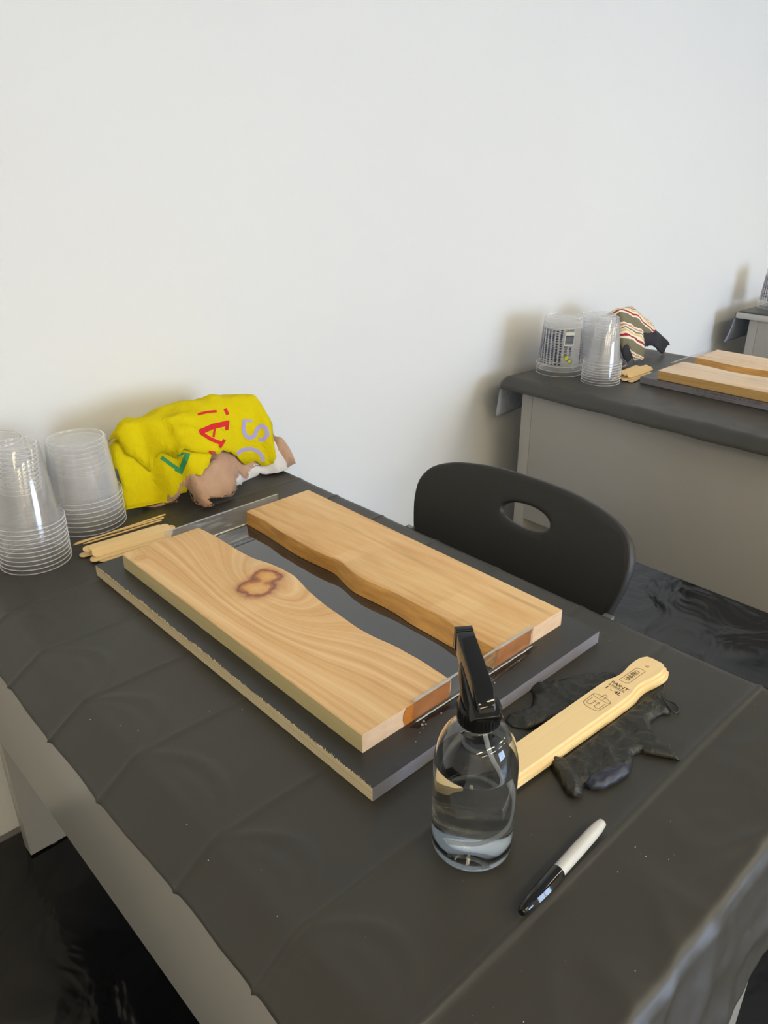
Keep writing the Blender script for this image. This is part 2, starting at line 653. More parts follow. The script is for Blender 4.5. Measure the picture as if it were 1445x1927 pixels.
def cloth(name, x0, x1, y0, y1, hl, hr, hn, hf, creases, xcreases, seed, label, cells=(), st=0.0042, amp=1.0, r=0.012, left=1.48):
    g_ = 0.005
    ex0, ex1, ey0, ey1 = x0 + r - g_, x1 - r + g_, y0 + r - g_, y1 - r + g_

    def bend(d, am):
        if d <= 0:
            return 0.0, 0.0
        if d < r * am:
            return r * math.sin(d / r), r * (1 - math.cos(d / r))
        e_ = d - r * am
        return r * math.sin(am) + e_ * math.cos(am), r * (1 - math.cos(am)) + e_ * math.sin(am)
    nx = int((x1 - x0 + hl + hr) / (st * 1.35))
    ny = int((y1 - y0 + hn + hf) / (st * 0.7))
    V, F = [], []
    for j in range(ny + 1):
        for i in range(nx + 1):
            s = x0 - hl + (x1 - x0 + hl + hr) * i / nx
            t = y0 - hn + (y1 - y0 + hn + hf) * j / ny
            # wavering lower rim
            if s < ex0:
                s = ex0 + (s - ex0) * (1 + 0.05 * fbm(t, 0.3, seed, 5, 2))
            if t < ey0:
                t = ey0 + (t - ey0) * (1 + 0.06 * fbm(s, 0.7, seed, 4, 2))
            ds = ex0 - s if s < ex0 else (s - ex1 if s > ex1 else 0.0)
            dt = ey0 - t if t < ey0 else (t - ey1 if t > ey1 else 0.0)
            if dt > 0 and s < ex0:
                ds *= max(0.12, 1 - dt / 0.03)
            sx = -1 if s < ex0 else 1
            sy = -1 if t < ey0 else 1
            d = math.hypot(ds, dt)
            am = ((ds * (left if sx < 0 else 1.48) + dt * 1.48) / (ds + dt)) if d > 0 else 1.48
            out, down = bend(d, am)
            if d > 0:
                flare = 0.10 * down * (1 + 0.8 * fbm(s * 1.0, t * 1.0, seed + 2, 9, 2)) if down > 0.01 else 0
                x = min(max(s, ex0), ex1) + sx * ds / d * (out + flare)
                y = min(max(t, ey0), ey1) + sy * dt / d * (out + flare)
            else:
                x, y = s, t
            h = 0.0011 * fbm(s, t, seed, 6, 3) * amp
            for c in creases:
                q = abs(t - c[0] - 0.004 * fbm(s, c[0], seed, 3, 1))
                if q < 0.03:
                    h += c[1] * (math.exp(-q / 0.0026) + (0.35 * math.exp(-q / 0.012) if t > c[0] else 0.0))
            for c in xcreases:
                q = abs(s - c[0] - 0.006 * fbm(t, c[0], seed, 3, 1))
                if q < 0.03:
                    h += c[1] * math.exp(-q / 0.005)
            for (ya, yb, bow, hh, sgn) in cells:
                if ya < t < yb:
                    tau = (t - ya) / (yb - ya)
                    xc = ex0 + 0.004 + bow * math.sin(math.pi * tau) ** 0.8
                    q = (s - xc) / 0.0075
                    h += hh * math.exp(-q * q) * math.sin(math.pi * tau) ** 0.5
                    q2 = (s - ex0 - 0.004 - bow * 0.45 * math.sin(math.pi * tau)) / 0.006
                    h += 0.5 * hh * math.exp(-q2 * q2) * math.sin(math.pi * tau)
            if amp > 2.0 and s < x0 + 0.16:
                k_ = min(1.0, (x0 + 0.16 - s) / 0.08) * min(1.0, max(0.0, (0.75 - t) / 0.2))
                h += k_ * (0.007 * max(0, ridge(s * 0.8 + 0.06 * fbm(s, t, 5, 6, 2), t - s * 0.6, 41.0, 8) - 0.6) + 0.0022 * fbm(s, t, 23, 16, 2))
            if amp == 1.0 and t < -0.19:
                k_ = min(1.0, (-0.19 - t) / 0.06)
                h += k_ * 0.006 * max(0, ridge(s + 0.05 * fbm(s, t, 4, 6, 2), t * 0.9 - s * 0.5, 31.0, 9) - 0.62) + k_ * 0.0022 * fbm(s, t, 17, 14, 3)
            z = T - down
            if d > r * 1.2:
                x += sx * (ds / d) * h * 1.6
                y += sy * (dt / d) * h * 1.6
            else:
                z += max(h, -0.0004) if abs(h) > 0 else 0
            V.append((x, y, z))
    for j in range(ny):
        for i in range(nx):
            a = j * (nx + 1) + i
            F.append((a, a + 1, a + nx + 2, a + nx + 1))
    o = mesh_obj(name, V, F, [vinyl_mat, backing_mat], smooth=True)
    md = o.modifiers.new('thickness', 'SOLIDIFY')
    md.thickness = 0.0009
    md.offset = -1
    md.material_offset = 1
    md.material_offset_rim = 0
    return tag(o, label, 'tablecloth', 'black vinyl table covers')


TB1 = (-0.145, 0.462, -0.288, 0.945)
TB2 = (1.345, 1.955, -0.29, 0.917)
TB3 = (2.795, 3.405, -0.29, 0.905)
make_table(*TB1, (0.888, 0.922), (-0.262, -0.228), 'grey panel desk nearest the camera carrying the spray bottle')
make_table(*TB2, (0.822, 0.857), (-0.262, -0.228), 'grey panel desk behind the black chair, second along the wall')
make_table(*TB3, (0.815, 0.85), (-0.262, -0.228), 'grey desk with a pale bare top edge at the right rim of the picture')
CR = [0.715, 0.600, 0.476, 0.344, 0.219, 0.066, -0.062]
CELLS = [(0.476, 0.600, 0.035, 0.0012, 1), (0.344, 0.476, 0.048, 0.0022, 1), (0.219, 0.344, 0.05, 0.0024, 1), (0.066, 0.219, 0.042, 0.0034, 1),
         (-0.062, 0.066, 0.05, 0.0032, 1), (-0.185, -0.062, 0.05, 0.003, 1)]
cloth('tablecloth', *TB1, 0.0465, 0.12, 0.120, 0.03,
      [(c, 0.0019) for c in CR] + [(-0.183, 0.0038)], [(0.30, 0.0006)], 1.0,
      'black vinyl cover with creases on the desk nearest the camera', CELLS, left=0.66)
cloth('tablecloth', *TB2, 0.034, 0.06, 0.10, 0.125, [(0.70, 0.001), (0.5, 0.001), (0.3, 0.001), (0.1, 0.001)], [(1.52, 0.001), (1.8, 0.001)], 4.0,
      'black vinyl cover on the second desk, striped rag lying on it', st=0.010, amp=2.2, r=0.014, left=0.75)
cloth('tablecloth', TB3[0] + 0.004, TB3[1], TB3[2], TB3[3], 0.0, 0.08, 0.10, 0.13, [(0.6, 0.001), (0.3, 0.001)], [(3.0, 0.001)], 8.0,
      'black vinyl cover on the farthest desk at the right', st=0.015, amp=1.4)

# ------------------------------------------------------------------ form board, planks, dams
k = NT('form_board_film')
oc = k.obj()
film_mat = k.done(k.bsdf(k.mix(k.noise(oc, 12, 3), lin(44, 44, 44), lin(54, 54, 53)), k.math('ADD', k.math('MULTIPLY', k.noise(oc, 25, 3), 0.08), 0.30),
                         k.bump(k.noise(oc, 9, 2), 0.02, 0.002), **{'Specular IOR Level': 0.5}))
k = NT('glossy_black_tape')
oc = k.obj()
tape_mat = k.done(k.bsdf(lin(26, 26, 27), 0.03, k.bump(k.noise(oc, 7, 1), 0.012, 0.002), **{'Specular IOR Level': 1.0, 'Coat Weight': 0.5, 'Coat Roughness': 0.02}))
k = NT('plywood_edge')
oc = k.obj()
sep = k.n('SeparateXYZ', {0: oc}, out=2)
ply = k.n('TexNoise', {'Vector': k.mapping(oc, (0.6, 0.6, 330)), 'Scale': 1.0, 'Detail': 2.0})
grain = k.noise(k.mapping(oc, (40, 8, 400)), 1.0, 4, 0.6)
plyc = k.ramp(ply, [(0.3, lin(128, 100, 72)), (0.40, lin(206, 184, 142)), (0.55, lin(226, 210, 170)), (0.7, lin(172, 146, 108))])
ply_mat = k.done(k.bsdf(k.mix(k.math('MULTIPLY', grain, 0.7), plyc, lin(215, 200, 165)), 0.8))
k = NT('painted_board_edge')
oc = k.obj()
pedge_mat = k.done(k.bsdf(k.mix(k.noise(k.mapping(oc, (30, 30, 260)), 1.0, 4), lin(108, 106, 114), lin(132, 130, 138)), 0.55))


def wood_top(name, knot=None, tones=None, rotate=0.0, seed=0.0, dark=0.35, stripe=1.0):
    k = NT(name)
    oc = k.obj()
    sx = k.n('SeparateXYZ', {0: oc})
    nd = sx.node
    X, Y = nd.outputs[0], nd.outputs[1]
    warp = k.noise(k.mapping(oc, (9, 2.2, 9), loc=(seed, seed, 0)), 1.0, 3, 0.5)
    F = k.math('ADD', X, k.math('MULTIPLY', warp, 0.035))
    F = k.math('ADD', F, k.math('MULTIPLY', Y, rotate))
    fineD = k.noise(k.mapping(oc, (60, 30, 60)), 1.0, 2)
    if knot:
        def ell(cx, cy, rx, ry, rot):
            c, s = math.cos(rot), math.sin(rot)
            dx = k.math('SUBTRACT', X, cx)
            dy = k.math('SUBTRACT', Y, cy)
            a = k.math('DIVIDE', k.math('ADD', k.math('MULTIPLY', dx, c), k.math('MULTIPLY', dy, s)), rx)
            b = k.math('DIVIDE', k.math('SUBTRACT', k.math('MULTIPLY', dy, c), k.math('MULTIPLY', dx, s)), ry)
            return k.math('SQRT', k.math('ADD', k.math('MULTIPLY', a, a), k.math('MULTIPLY', b, b)))
        big = ell(0.128, 0.352, 0.056, 0.135, -0.12)
        g = k.math('POWER', 2.718, k.math('MULTIPLY', k.math('MULTIPLY', big, big), -1.0))
        F = k.math('ADD', F, k.math('MULTIPLY', g, 0.115))
        small = ell(0.035, 0.55, 0.012, 0.012, 0.0)
        F = k.math('ADD', F, k.math('MULTIPLY', k.math('POWER', 2.718, k.math('MULTIPLY', k.math('MULTIPLY', small, small), -1.0)), 0.02))
    st = k.n('TexNoise', {'W': k.math('ADD', k.math('MULTIPLY', F, 95.0), seed), 'Scale': 1.0, 'Detail': 3.0, 'Roughness': 0.6}, noise_dimensions='1D')
    st2 = k.n('TexNoise', {'W': k.math('ADD', k.math('MULTIPLY', F, 24.0), seed + 4), 'Scale': 1.0, 'Detail': 1.0}, noise_dimensions='1D')
    fine = k.noise(k.mapping(oc, (520, 22, 520)), 1.0, 3, 0.65)
    lo_, mid, hi = tones
    big_b = k.noise(k.mapping(oc, (22, 3.2, 22), (0, 0, 0.10), loc=(seed, 1, 2)), 1.0, 4, 0.6)
    v = k.math('ADD', k.math('MULTIPLY', st, 0.6 * stripe), k.math('ADD', k.math('MULTIPLY', st2, 0.55 * stripe), k.math('MULTIPLY', fine, 0.16)))
    v = k.math('ADD', v, k.math('MULTIPLY', big_b, 1.15 * (1 - stripe)))
    col = k.ramp(k.math('SUBTRACT', v, 0.12), [(0.32, lo_), (0.50, mid), (0.72, hi)])
    blot = k.noise(k.mapping(oc, (14, 5, 14), loc=(seed + 3, 0, 0)), 1.0, 2)
    col = k.mix(k.math('MULTIPLY', k.math('SUBTRACT', blot, 0.5, clamp=True), 0.9), col, lin(222, 164, 104))
    streak = k.noise(k.mapping(oc, (46, 3.0, 46), loc=(seed, 5, 0)), 1.0, 2)
    col = k.mix(k.math('MULTIPLY', k.math('SUBTRACT', streak, 0.62, clamp=True), 3.2 * dark), col, lin(140, 104, 66))
    if knot:
        d1 = ell(0.116, 0.361, 0.021, 0.024, 0.5)
        d2 = ell(0.145, 0.377, 0.017, 0.019, 0.3)
        dk = k.n('Math', {0: d1, 1: d2, 2: 0.7}, operation='SMOOTH_MIN')
        dk = k.math('ADD', dk, k.math('MULTIPLY', k.math('SUBTRACT', k.noise(k.mapping(oc, (70, 70, 70)), 1.0, 2), 0.5), 0.7))
        ringc = k.ramp(k.math('MULTIPLY', dk, 0.4), [(0.0, lin(226, 186, 118)), (0.24, lin(214, 158, 92)), (0.31, lin(176, 108, 68)), (0.39, lin(122, 72, 58)),
                                                    (0.47, lin(182, 126, 84)), (0.62, lin(208, 160, 104)), (0.9, lin(222, 180, 122))])
        fac = k.ramp(k.math('MULTIPLY', dk, 0.4), [(0.0, (0.75, 0.75, 0.75, 1)), (0.42, (0.95, 0.95, 0.95, 1)), (0.55, (0.5, 0.5, 0.5, 1)), (0.95, (0, 0, 0, 1))])
        col = k.mix(fac, col, ringc)
    nm = k.bump(fine, 0.06, 0.0005)
    return k.done(k.bsdf(col, 0.5, nm, **{'Specular IOR Level': 0.35}))


def wood_plain(name, a, b, scale=(60, 6, 300), rough=0.65, amt=1.0):
    k = NT(name)
    oc = k.obj()
    g = k.noise(k.mapping(oc, scale), 1.0, 4, 0.6)
    return k.done(k.bsdf(k.mix(k.math('MULTIPLY', g, amt), a, b), rough))


w1 = wood_top('camphor_knotty', True, (lin(204, 154, 96), lin(224, 181, 126), lin(236, 203, 152)), 0.05, 1.7, 0.25, 0.85)
w2 = wood_top('camphor_straight', False, (lin(206, 154, 98), lin(228, 186, 130), lin(240, 210, 158)), 0.10, 9.2, 1.0, 0.3)
w_cut = wood_plain('sawn_side', lin(184, 168, 120), lin(212, 196, 148), (160, 5, 60))
w_end = wood_plain('end_grain', lin(196, 160, 124), lin(232, 206, 176), (50, 50, 110))
w_live = wood_plain('live_edge', lin(140, 84, 24), lin(232, 180, 98), (70, 14, 140), 0.5, 1.1)
w_stain = wood_plain('resin_stained_end', lin(150, 84, 26), lin(206, 134, 58), (50, 50, 60), 0.3)
w_pale1 = wood_top('blond_straight', False, (lin(206, 172, 136), lin(226, 200, 170), lin(236, 216, 190)), 0.04, 21.0, 0.9, 0.3)
w_side2 = wood_plain('blond_sawn_side', lin(170, 130, 72), lin(222, 186, 124), (30, 6, 220))

P1 = [(0.158, 0.58), (0.161, 0.539), (0.161, 0.496), (0.161, 0.461), (0.164, 0.433), (0.171, 0.406), (0.175, 0.376), (0.174, 0.35), (0.165, 0.311),
      (0.158, 0.265), (0.156, 0.235), (0.154, 0.202), (0.154, 0.17), (0.158, 0.142), (0.161, 0.107), (0.161, 0.075), (0.159, 0.043)]
P2T = [(0.247, 0.58), (0.249, 0.528), (0.245, 0.486), (0.244, 0.438), (0.244, 0.399), (0.246, 0.369), (0.249, 0.349), (0.247, 0.331), (0.242, 0.307),
       (0.240, 0.281), (0.242, 0.253), (0.246, 0.218), (0.247, 0.168), (0.247, 0.141), (0.244, 0.11), (0.243, 0.043)]
P2B = [(0.245, 0.58), (0.244, 0.525), (0.241, 0.48), (0.239, 0.427), (0.242, 0.382), (0.244, 0.351), (0.236, 0.319), (0.230, 0.29), (0.232, 0.257),
       (0.234, 0.217), (0.231, 0.177), (0.231, 0.142), (0.231, 0.1), (0.234, 0.043)]


def plank(name, x_straight, top, bot, y0, y1, h, mats, label, origin, live_right, group, shift=(0, 0, 0, 0), stain=None):
    """slab: one sawn long side at x_straight, the other a live edge. mats: top, cut, end, live, stain"""
    n = 64
    rows = []
    t_ = sorted(top, key=lambda p: p[1])
    b_ = sorted(bot, key=lambda p: p[1])
    tx = [q[0] for q in spline([(p[0], p[1]) for p in t_], 6)]
    ty = [q[1] for q in spline([(p[0], p[1]) for p in t_], 6)]
    bx = [q[0] for q in spline([(p[0], p[1]) for p in b_], 6)]
    by = [q[1] for q in spline([(p[0], p[1]) for p in b_], 6)]
    V, F, FM = [], [], []
    xs0 = x_straight if isinstance(x_straight, (tuple, list)) else (x_straight, x_straight)
    for i in range(n + 1):
        y = y0 + (y1 - y0) * i / n
        xs = xs0[0] + (xs0[1] - xs0[0]) * i / n
        a = float(np.interp(y, ty, tx))
        b = float(np.interp(y, by, bx))
        sg = 1 if live_right else -1
        jig = 0.0008 * fbm(y, 1.0, a * 3, 40, 2)
        prof = [(xs, 0.0), (xs, h - 0.0012), (xs + sg * 0.0012, h), (a - sg * 0.002, h), (a + jig, h - 0.0016), ((a * 0.55 + b * 0.45) + jig * 2, h * 0.5), (b, 0.0005), (b - sg * 0.001, 0.0)]
        rows.append(len(V))
        V += [(p[0], y, p[1]) for p in prof]
    m = len(prof)
    side_mat = [1, 0, 0, 0, 3, 3, 3, 1]
    for i in range(n):
        for q in range(m):
            a, b = rows[i] + q, rows[i] + (q + 1) % m
            c, d = rows[i + 1] + (q + 1) % m, rows[i + 1] + q
            F.append((a, b, c, d))
            FM.append(side_mat[q])
    for base, flip in ((rows[0], False), (rows[-1], True)):
        f = [base + q for q in range(m)]
        F.append(tuple(f if flip else f[::-1]))
        FM.append(2)
    bm = bmesh.new()
    bv = [bm.verts.new(v) for v in V]
    for f, mt in zip(F, FM):
        fc = bm.faces.new([bv[i] for i in f])
        fc.material_index = mt
    o = bm_obj(name, bm, mats, loc=origin)
    smooth_angle(o, 40)
    tag(o, label, 'wood slab', group)
    return o


BO = (0.0, 0.0, Z0)


def form_board(x1, y1, label, origin, left_mat, near_mat, group):
    t = 0.0172
    V = [(0, 0, -t), (x1, 0, -t), (x1, y1, -t), (0, y1, -t), (0, 0, 0), (x1, 0, 0), (x1, y1, 0), (0, y1, 0)]
    F = [(3, 2, 1, 0), (4, 5, 6, 7), (0, 1, 5, 4), (1, 2, 6, 5), (2, 3, 7, 6), (3, 0, 4, 7)]
    o = mesh_obj('form_board', V, F, [film_mat, left_mat, near_mat], fmat=[0, 0, 2, 2, 2, 1], loc=origin)
    return tag(o, label, 'board', group)


fb = form_board(0.3973, 0.618, 'black faced plywood form board with a raw sawn left edge under the knotty slab', BO, ply_mat, pedge_mat, 'form boards under the slabs')
for (ya, yb) in ((0.0432, 0.5335), (0.5343, 0.5795)):
    box('release_tape', (0.110, 0.290, ya, yb, 0.0, 0.00015), tape_mat, fb)['label'] = 'glossy black tape lining the gap'
# raw splinters along the sawn edge
rs = random.Random(3)
V, F = [], []
for i in range(420):
    y = rs.uniform(0.002, 0.615)
    w = rs.uniform(0.0004, 0.0013)
    L = rs.uniform(0.0006, 0.0034) * (1.6 if fbm(y, 0, 2, 12, 2) > 0.15 else 0.8)
    n0 = len(V)
    dx = rs.uniform(-0.0012, 0.0010)
    dy = rs.uniform(-0.002, 0.002)
    V += [(-0.0004, y - w, -0.0012), (-0.0004, y + w, -0.0012), (0.0008, y, -0.0004), (dx, y + dy, L * 0.8)]
    F += [(n0, n0 + 1, n0 + 3), (n0 + 1, n0 + 2, n0 + 3), (n0 + 2, n0, n0 + 3)]
so = mesh_obj('splinters', V, F, ply_mat, fb)
so['kind'] = 'stuff'
so['label'] = 'ragged pale splinters along the sawn edge'

MS1 = [w1, w_cut, w_end, w_live, w_stain]
MS2 = [w2, w_cut, w_end, w_live, w_stain]
s1 = plank('wood_slab', (0.0252, 0.0278), P1, [(p[0] - 0.002, p[1]) for p in P1], 0.0428, 0.5794, 0.0236, MS1,
           'pale timber slab with a dark heart-shaped knot and wavy live edge', (0, 0, Z0 + 0.0003), True, 'paired live edge slabs')
s2 = plank('wood_slab', (0.373, 0.3776), P2T, P2B, 0.0428, 0.5794, 0.0236, MS2,
           'straight grained timber slab beside the chair with golden brown live edge', (0, 0, Z0 + 0.0003), False, 'paired live edge slabs')


def stain_patch(name, parent, pts, y, mat):
    V = [(p[0], y, p[1]) for p in pts]
    o = mesh_obj(name, V, [tuple(range(len(pts)))], mat, parent)
    md = o.modifiers.new('thickness', 'SOLIDIFY')
    md.thickness = 0.0003
    return o


stain_patch('resin_stain', s1, [(0.086, 0.0005), (0.083, 0.009), (0.084, 0.017), (0.088, 0.0233), (0.1575, 0.0233), (0.157, 0.0005)], 0.04255, w_stain)['label'] = 'orange resin stain on the slab end'
stain_patch('resin_stain', s2, [(0.2355, 0.0005), (0.2425, 0.0233), (0.310, 0.0233), (0.306, 0.016), (0.307, 0.008), (0.303, 0.0005)], 0.04255, w_stain)['label'] = 'orange resin stain on the slab end'

# clear acrylic dams with glue beads
k = NT('clear_acrylic')
acr = k.done(k.n('MixShader', {0: k.math('ADD', k.math('MULTIPLY', k.math('POWER', k.n('LayerWeight', {0: 0.5}, out=1), 4.0), 0.8), 0.025),
                               1: k.n('MixShader', {0: 0.02, 1: k.n('BsdfTransparent', {0: (0.95, 0.95, 0.95, 1)}), 2: k.n('BsdfDiffuse', {0: lin(215, 215, 215)})}),
                               2: k.n('BsdfGlossy', {'Roughness': 0.05, 'Color': (0.9, 0.9, 0.9, 1)})}))
k = NT('scuffed_acrylic')
acr2 = k.done(k.n('MixShader', {0: k.math('ADD', k.math('MULTIPLY', k.math('POWER', k.n('LayerWeight', {0: 0.5}, out=1), 4.0), 0.8), 0.04),
                                1: k.n('MixShader', {0: k.math('MULTIPLY', k.noise(k.obj(), 60, 3), 0.22), 1: k.n('BsdfTransparent', {0: (0.93, 0.93, 0.93, 1)}), 2: k.n('BsdfDiffuse', {0: lin(190, 190, 190)})}),
                                2: k.n('BsdfGlossy', {'Roughness': 0.08, 'Color': (0.9, 0.9, 0.9, 1)})}))
k = NT('acrylic_cut_rim')
acr_rim = k.done(k.n('MixShader', {0: 0.45, 1: k.n('BsdfTransparent'), 2: k.bsdf(lin(205, 205, 205), 0.25)}))
k = NT('hot_glue')
oc = k.obj()
glue_mat = k.done(k.n('MixShader', {0: 0.42, 1: k.n('BsdfTransparent'), 2: k.bsdf(lin(225, 222, 215), 0.12)}))


def bead(name, a, b, rad, parent, mat, seed, n=60):
    rr = random.Random(seed)
    pts, rad_ = [], []
    for i in range(n + 1):
        t = i / n
        q = Vector(a).lerp(Vector(b), t)
        pts.append(q + Vector((0, 0.0004 * fbm(t, 0, seed, 25, 2), 0.0005 * fbm(t, 1, seed, 25, 2))))
        rad_.append(rad * (0.75 + 0.5 * abs(fbm(t, 2, seed, 18, 2))) * (0.3 if i in (0, n) else 1))
    bm = bmesh.new()
    tube_bm(bm, pts, rad_, 7)
    return smooth_angle(bm_obj(name, bm, mat, parent), 80)


def dam(x0, x1, y, h, th, label, seed, z=Z0, out=1, glue=True, mat=None):
    t = thing('acrylic_strip', label, 'plastic strip', ((x0 + x1) / 2, y, z + 0.0003), group='clear dams closing the slab ends')
    L = (x1 - x0) / 2
    box('strip', (-L, L, -th / 2, th / 2, 0.0, h), mat or acr, t, bev=0.0003)
    box('cut_rim', (-L, L, -th / 2, th / 2, h + 0.00005, h + 0.0004), acr_rim, t)
    if glue:
        bead('glue_bead', (-L, out * (th / 2 + 0.001), 0.0012), (L, out * (th / 2 + 0.001), 0.0012), 0.0011, t, glue_mat, seed)
    return t


d1 = dam(0.100, 0.3125, 0.5816, 0.034, 0.003, 'clear acrylic strip standing across the far slab ends by the tan towel', 3.0, out=-1, mat=acr2)
bead('glue_smear', (-0.045, -0.0025, 0.0009), (0.036, -0.0025, 0.0009), 0.0013, d1, simple('white_glue', lin(222, 218, 205), 0.4), 5.0)
d2 = dam(0.098, 0.306, 0.0405, 0.029, 0.003, 'clear acrylic strip glued across the near slab ends behind the spray bottle', 8.0, out=-1)
bead('glue_smear', (-0.104, 0.0010, 0.0272), (-0.043, 0.0010, 0.0272), 0.0013, d2, glue_mat, 11.0)
bead('glue_smear', (0.042, 0.0010, 0.0272), (0.104, 0.0010, 0.0272), 0.0013, d2, glue_mat, 14.0)
# wet resin film in front of the near dam, with droplets
k = NT('wet_resin')
wet_mat = k.done(k.bsdf(lin(20, 17, 14), 0.05))
wet = sheet('resin_puddle', [(0.088, 0.0385), (0.094, 0.030), (0.115, 0.0325), (0.14, 0.029), (0.155, 0.020), (0.185, 0.017), (0.20, 0.026), (0.25, 0.027), (0.29, 0.031), (0.312, 0.034), (0.308, 0.0388)],
            0.006, lambda x, y, d: min(0.0004, d * 0.1) + 0.0001, wet_mat, thick=0.0, loc=(0, 0, Z0))
tag(wet, 'thin dark wet resin film on the form board before the near strip', 'spill')
rs = random.Random(12)
dm = None
for i in range(9):
    a = [(0.101, 0.031), (0.106, 0.0335), (0.1045, 0.029), (0.098, 0.027), (0.13, 0.030), (0.215, 0.024), (0.27, 0.031), (0.09, 0.024), (0.077, 0.017)][i]
    rr = [0.0016, 0.0014, 0.0010, 0.0007, 0.0010, 0.0009, 0.0008, 0.0006, 0.0007][i]
    pr = [(rr, 0.0), (rr * 0.9, rr * 0.4), (rr * 0.6, rr * 0.72), (0.0, rr * 0.85)]
    lathe('glue_drop', pr, glue_mat, wet, 10, loc=(a[0], a[1], 0.0005), sharp=80)

# ------------------------------------------------------------------ chair
plastic_black = simple('moulded_black_plastic', lin(42, 42, 41), 0.5, bump=(420, 0.25, 0.001))
steel_mat = simple('grey_steel', lin(132, 134, 132), 0.4, Metallic=0.6)
CY, CX = 0.280, 0.600
ch = thing('stacking_chair', 'black moulded plastic chair with an oval hand hole pushed under the desk', 'chair', (CX, CY, 0))


def back_map(u, z):
    """u across, z height -> local point on the front face of the backrest"""
    return (-0.85 * u * u + 0.33 * (z - 0.72) + 1.2 * max(0, 0.62 - z) ** 2, u, z)


_hw = [(0.0, 0.8035), (0.07, 0.8030), (0.12, 0.8000), (0.165, 0.7935), (0.200, 0.7790), (0.2175, 0.7540), (0.2190, 0.7220), (0.2130, 0.6900), (0.2040, 0.6550), (0.1930, 0.6000),
       (0.185, 0.540), (0.178, 0.480), (0.160, 0.446), (0.11, 0.436), (0.0, 0.434)]
_half = [(q[0], q[1]) for q in spline(_hw, 3)]
OUT = _half + [(-q[0], q[1]) for q in _half[-2:0:-1]]
NO = len(OUT)
HOLE = [(0.000 + 0.051 * math.cos(2 * math.pi * i / 32), 0.740 + 0.0190 * math.sin(2 * math.pi * i / 32)) for i in range(32)]


def chair_back():
    pts = [Vector(p) for p in OUT] + [Vector(p) for p in HOLE]
    ed = [(i, (i + 1) % NO) for i in range(NO)] + [(NO + i, NO + (i + 1) % 32) for i in range(32)]
    st = 0.014
    y = 0.43
    while y < 0.82:
        x = -0.24
        while x < 0.24:
            if inside((x, y), OUT) and seg_dist((x, y), OUT) > 0.006 and not inside((x, y), HOLE) and seg_dist((x, y), HOLE) > 0.005:
                pts.append(Vector((x, y)))
            x += st
        y += st
    v, e, f, *_ = delaunay_2d_cdt(pts, ed, [], 0, 1e-7)
    bm = bmesh.new()
    bv = [bm.verts.new(back_map(p.x, p.y)) for p in v]
    for q in f:
        c = (sum(v[i].x for i in q) / 3, sum(v[i].y for i in q) / 3)
        if inside(c, OUT) and not inside(c, HOLE):
            bm.faces.new([bv[i] for i in q])
    bmesh.ops.recalc_face_normals(bm, faces=bm.faces)
    if sum(fc.normal.x for fc in bm.faces) > 0:
        bmesh.ops.reverse_faces(bm, faces=bm.faces)
    me = bpy.data.meshes.new('backrest')
    bm.to_mesh(me)
    bm.free()
    me.materials.append(plastic_black)
    o = bpy.data.objects.new('backrest', me)
    link(o, ch)
    md = o.modifiers.new('thickness', 'SOLIDIFY')
    md.thickness = 0.015
    md.offset = -1
    bv_ = o.modifiers.new('round', 'BEVEL')
    bv_.width = 0.004
    bv_.segments = 2
    bv_.limit_method = 'ANGLE'
    bv_.angle_limit = math.radians(50)
    me.polygons.foreach_set('use_smooth', [True] * len(me.polygons))
    me.set_sharp_from_angle(angle=math.radians(60))


chair_back()
seat_poly = [(-0.36, -0.20), (-0.385, -0.15), (-0.392, 0.0), (-0.385, 0.15), (-0.36, 0.20), (-0.2, 0.218), (-0.02, 0.205), (0.005, 0.15), (0.01, 0.0), (0.005, -0.15), (-0.02, -0.205), (-0.2, -0.218)]
sheet('seat', seat_poly, 0.025, lambda x, y, d: (x, y, 0.455 - 0.012 * math.sin(min(1, d / 0.12) * math.pi / 2) - 0.3 * max(0, -0.3 - x) ** 1.5), plastic_black, ch, thick=0.012)
for s in (-1, 1):
    tube('side_frame', spline([(-0.33, s * 0.185, 0.425), (-0.1, s * 0.195, 0.428), (0.0, s * 0.205, 0.44), (0.008, s * 0.208, 0.46), (-0.030, s * 0.210, 0.51), (-0.050, s * 0.2115, 0.54)], 6), 0.010, steel_mat, ch)
    tube('leg', [(-0.30, s * 0.19, 0.42), (-0.36, s * 0.215, 0.016)], 0.010, steel_mat, ch)
    tube('leg', [(-0.06, s * 0.198, 0.424), (0.055, s * 0.215, 0.016)], 0.010, steel_mat, ch)
    box('back_bracket', (-0.062, -0.052, s * 0.2115 - 0.008, s * 0.2115 + 0.008, 0.52, 0.668), steel_mat, ch, bev=0.001)

# ------------------------------------------------------------------ plastic cups
def cup_shader(name, haze, tint, gloss=0.06, edge=0.55):
    k = NT(name)
    oc = k.obj()
    face = k.n('LayerWeight', {0: 0.5}, out=1)
    body = k.n('MixShader', {0: k.math('ADD', haze, k.math('MULTIPLY', k.math('POWER', face, 3.0), haze * 3.5)), 1: k.n('BsdfTransparent', {0: tint}),
                             2: k.n('AddShader', {0: k.n('BsdfDiffuse', {0: (0.49, 0.49, 0.49, 1)}), 1: k.n('BsdfTranslucent', {0: (0.49, 0.49, 0.49, 1)})})})
    return k.done(k.n('MixShader', {0: k.math('ADD', k.math('MULTIPLY', k.math('POWER', face, 5.0), edge), 0.02), 1: body, 2: k.n('BsdfGlossy', {'Roughness': gloss})}))


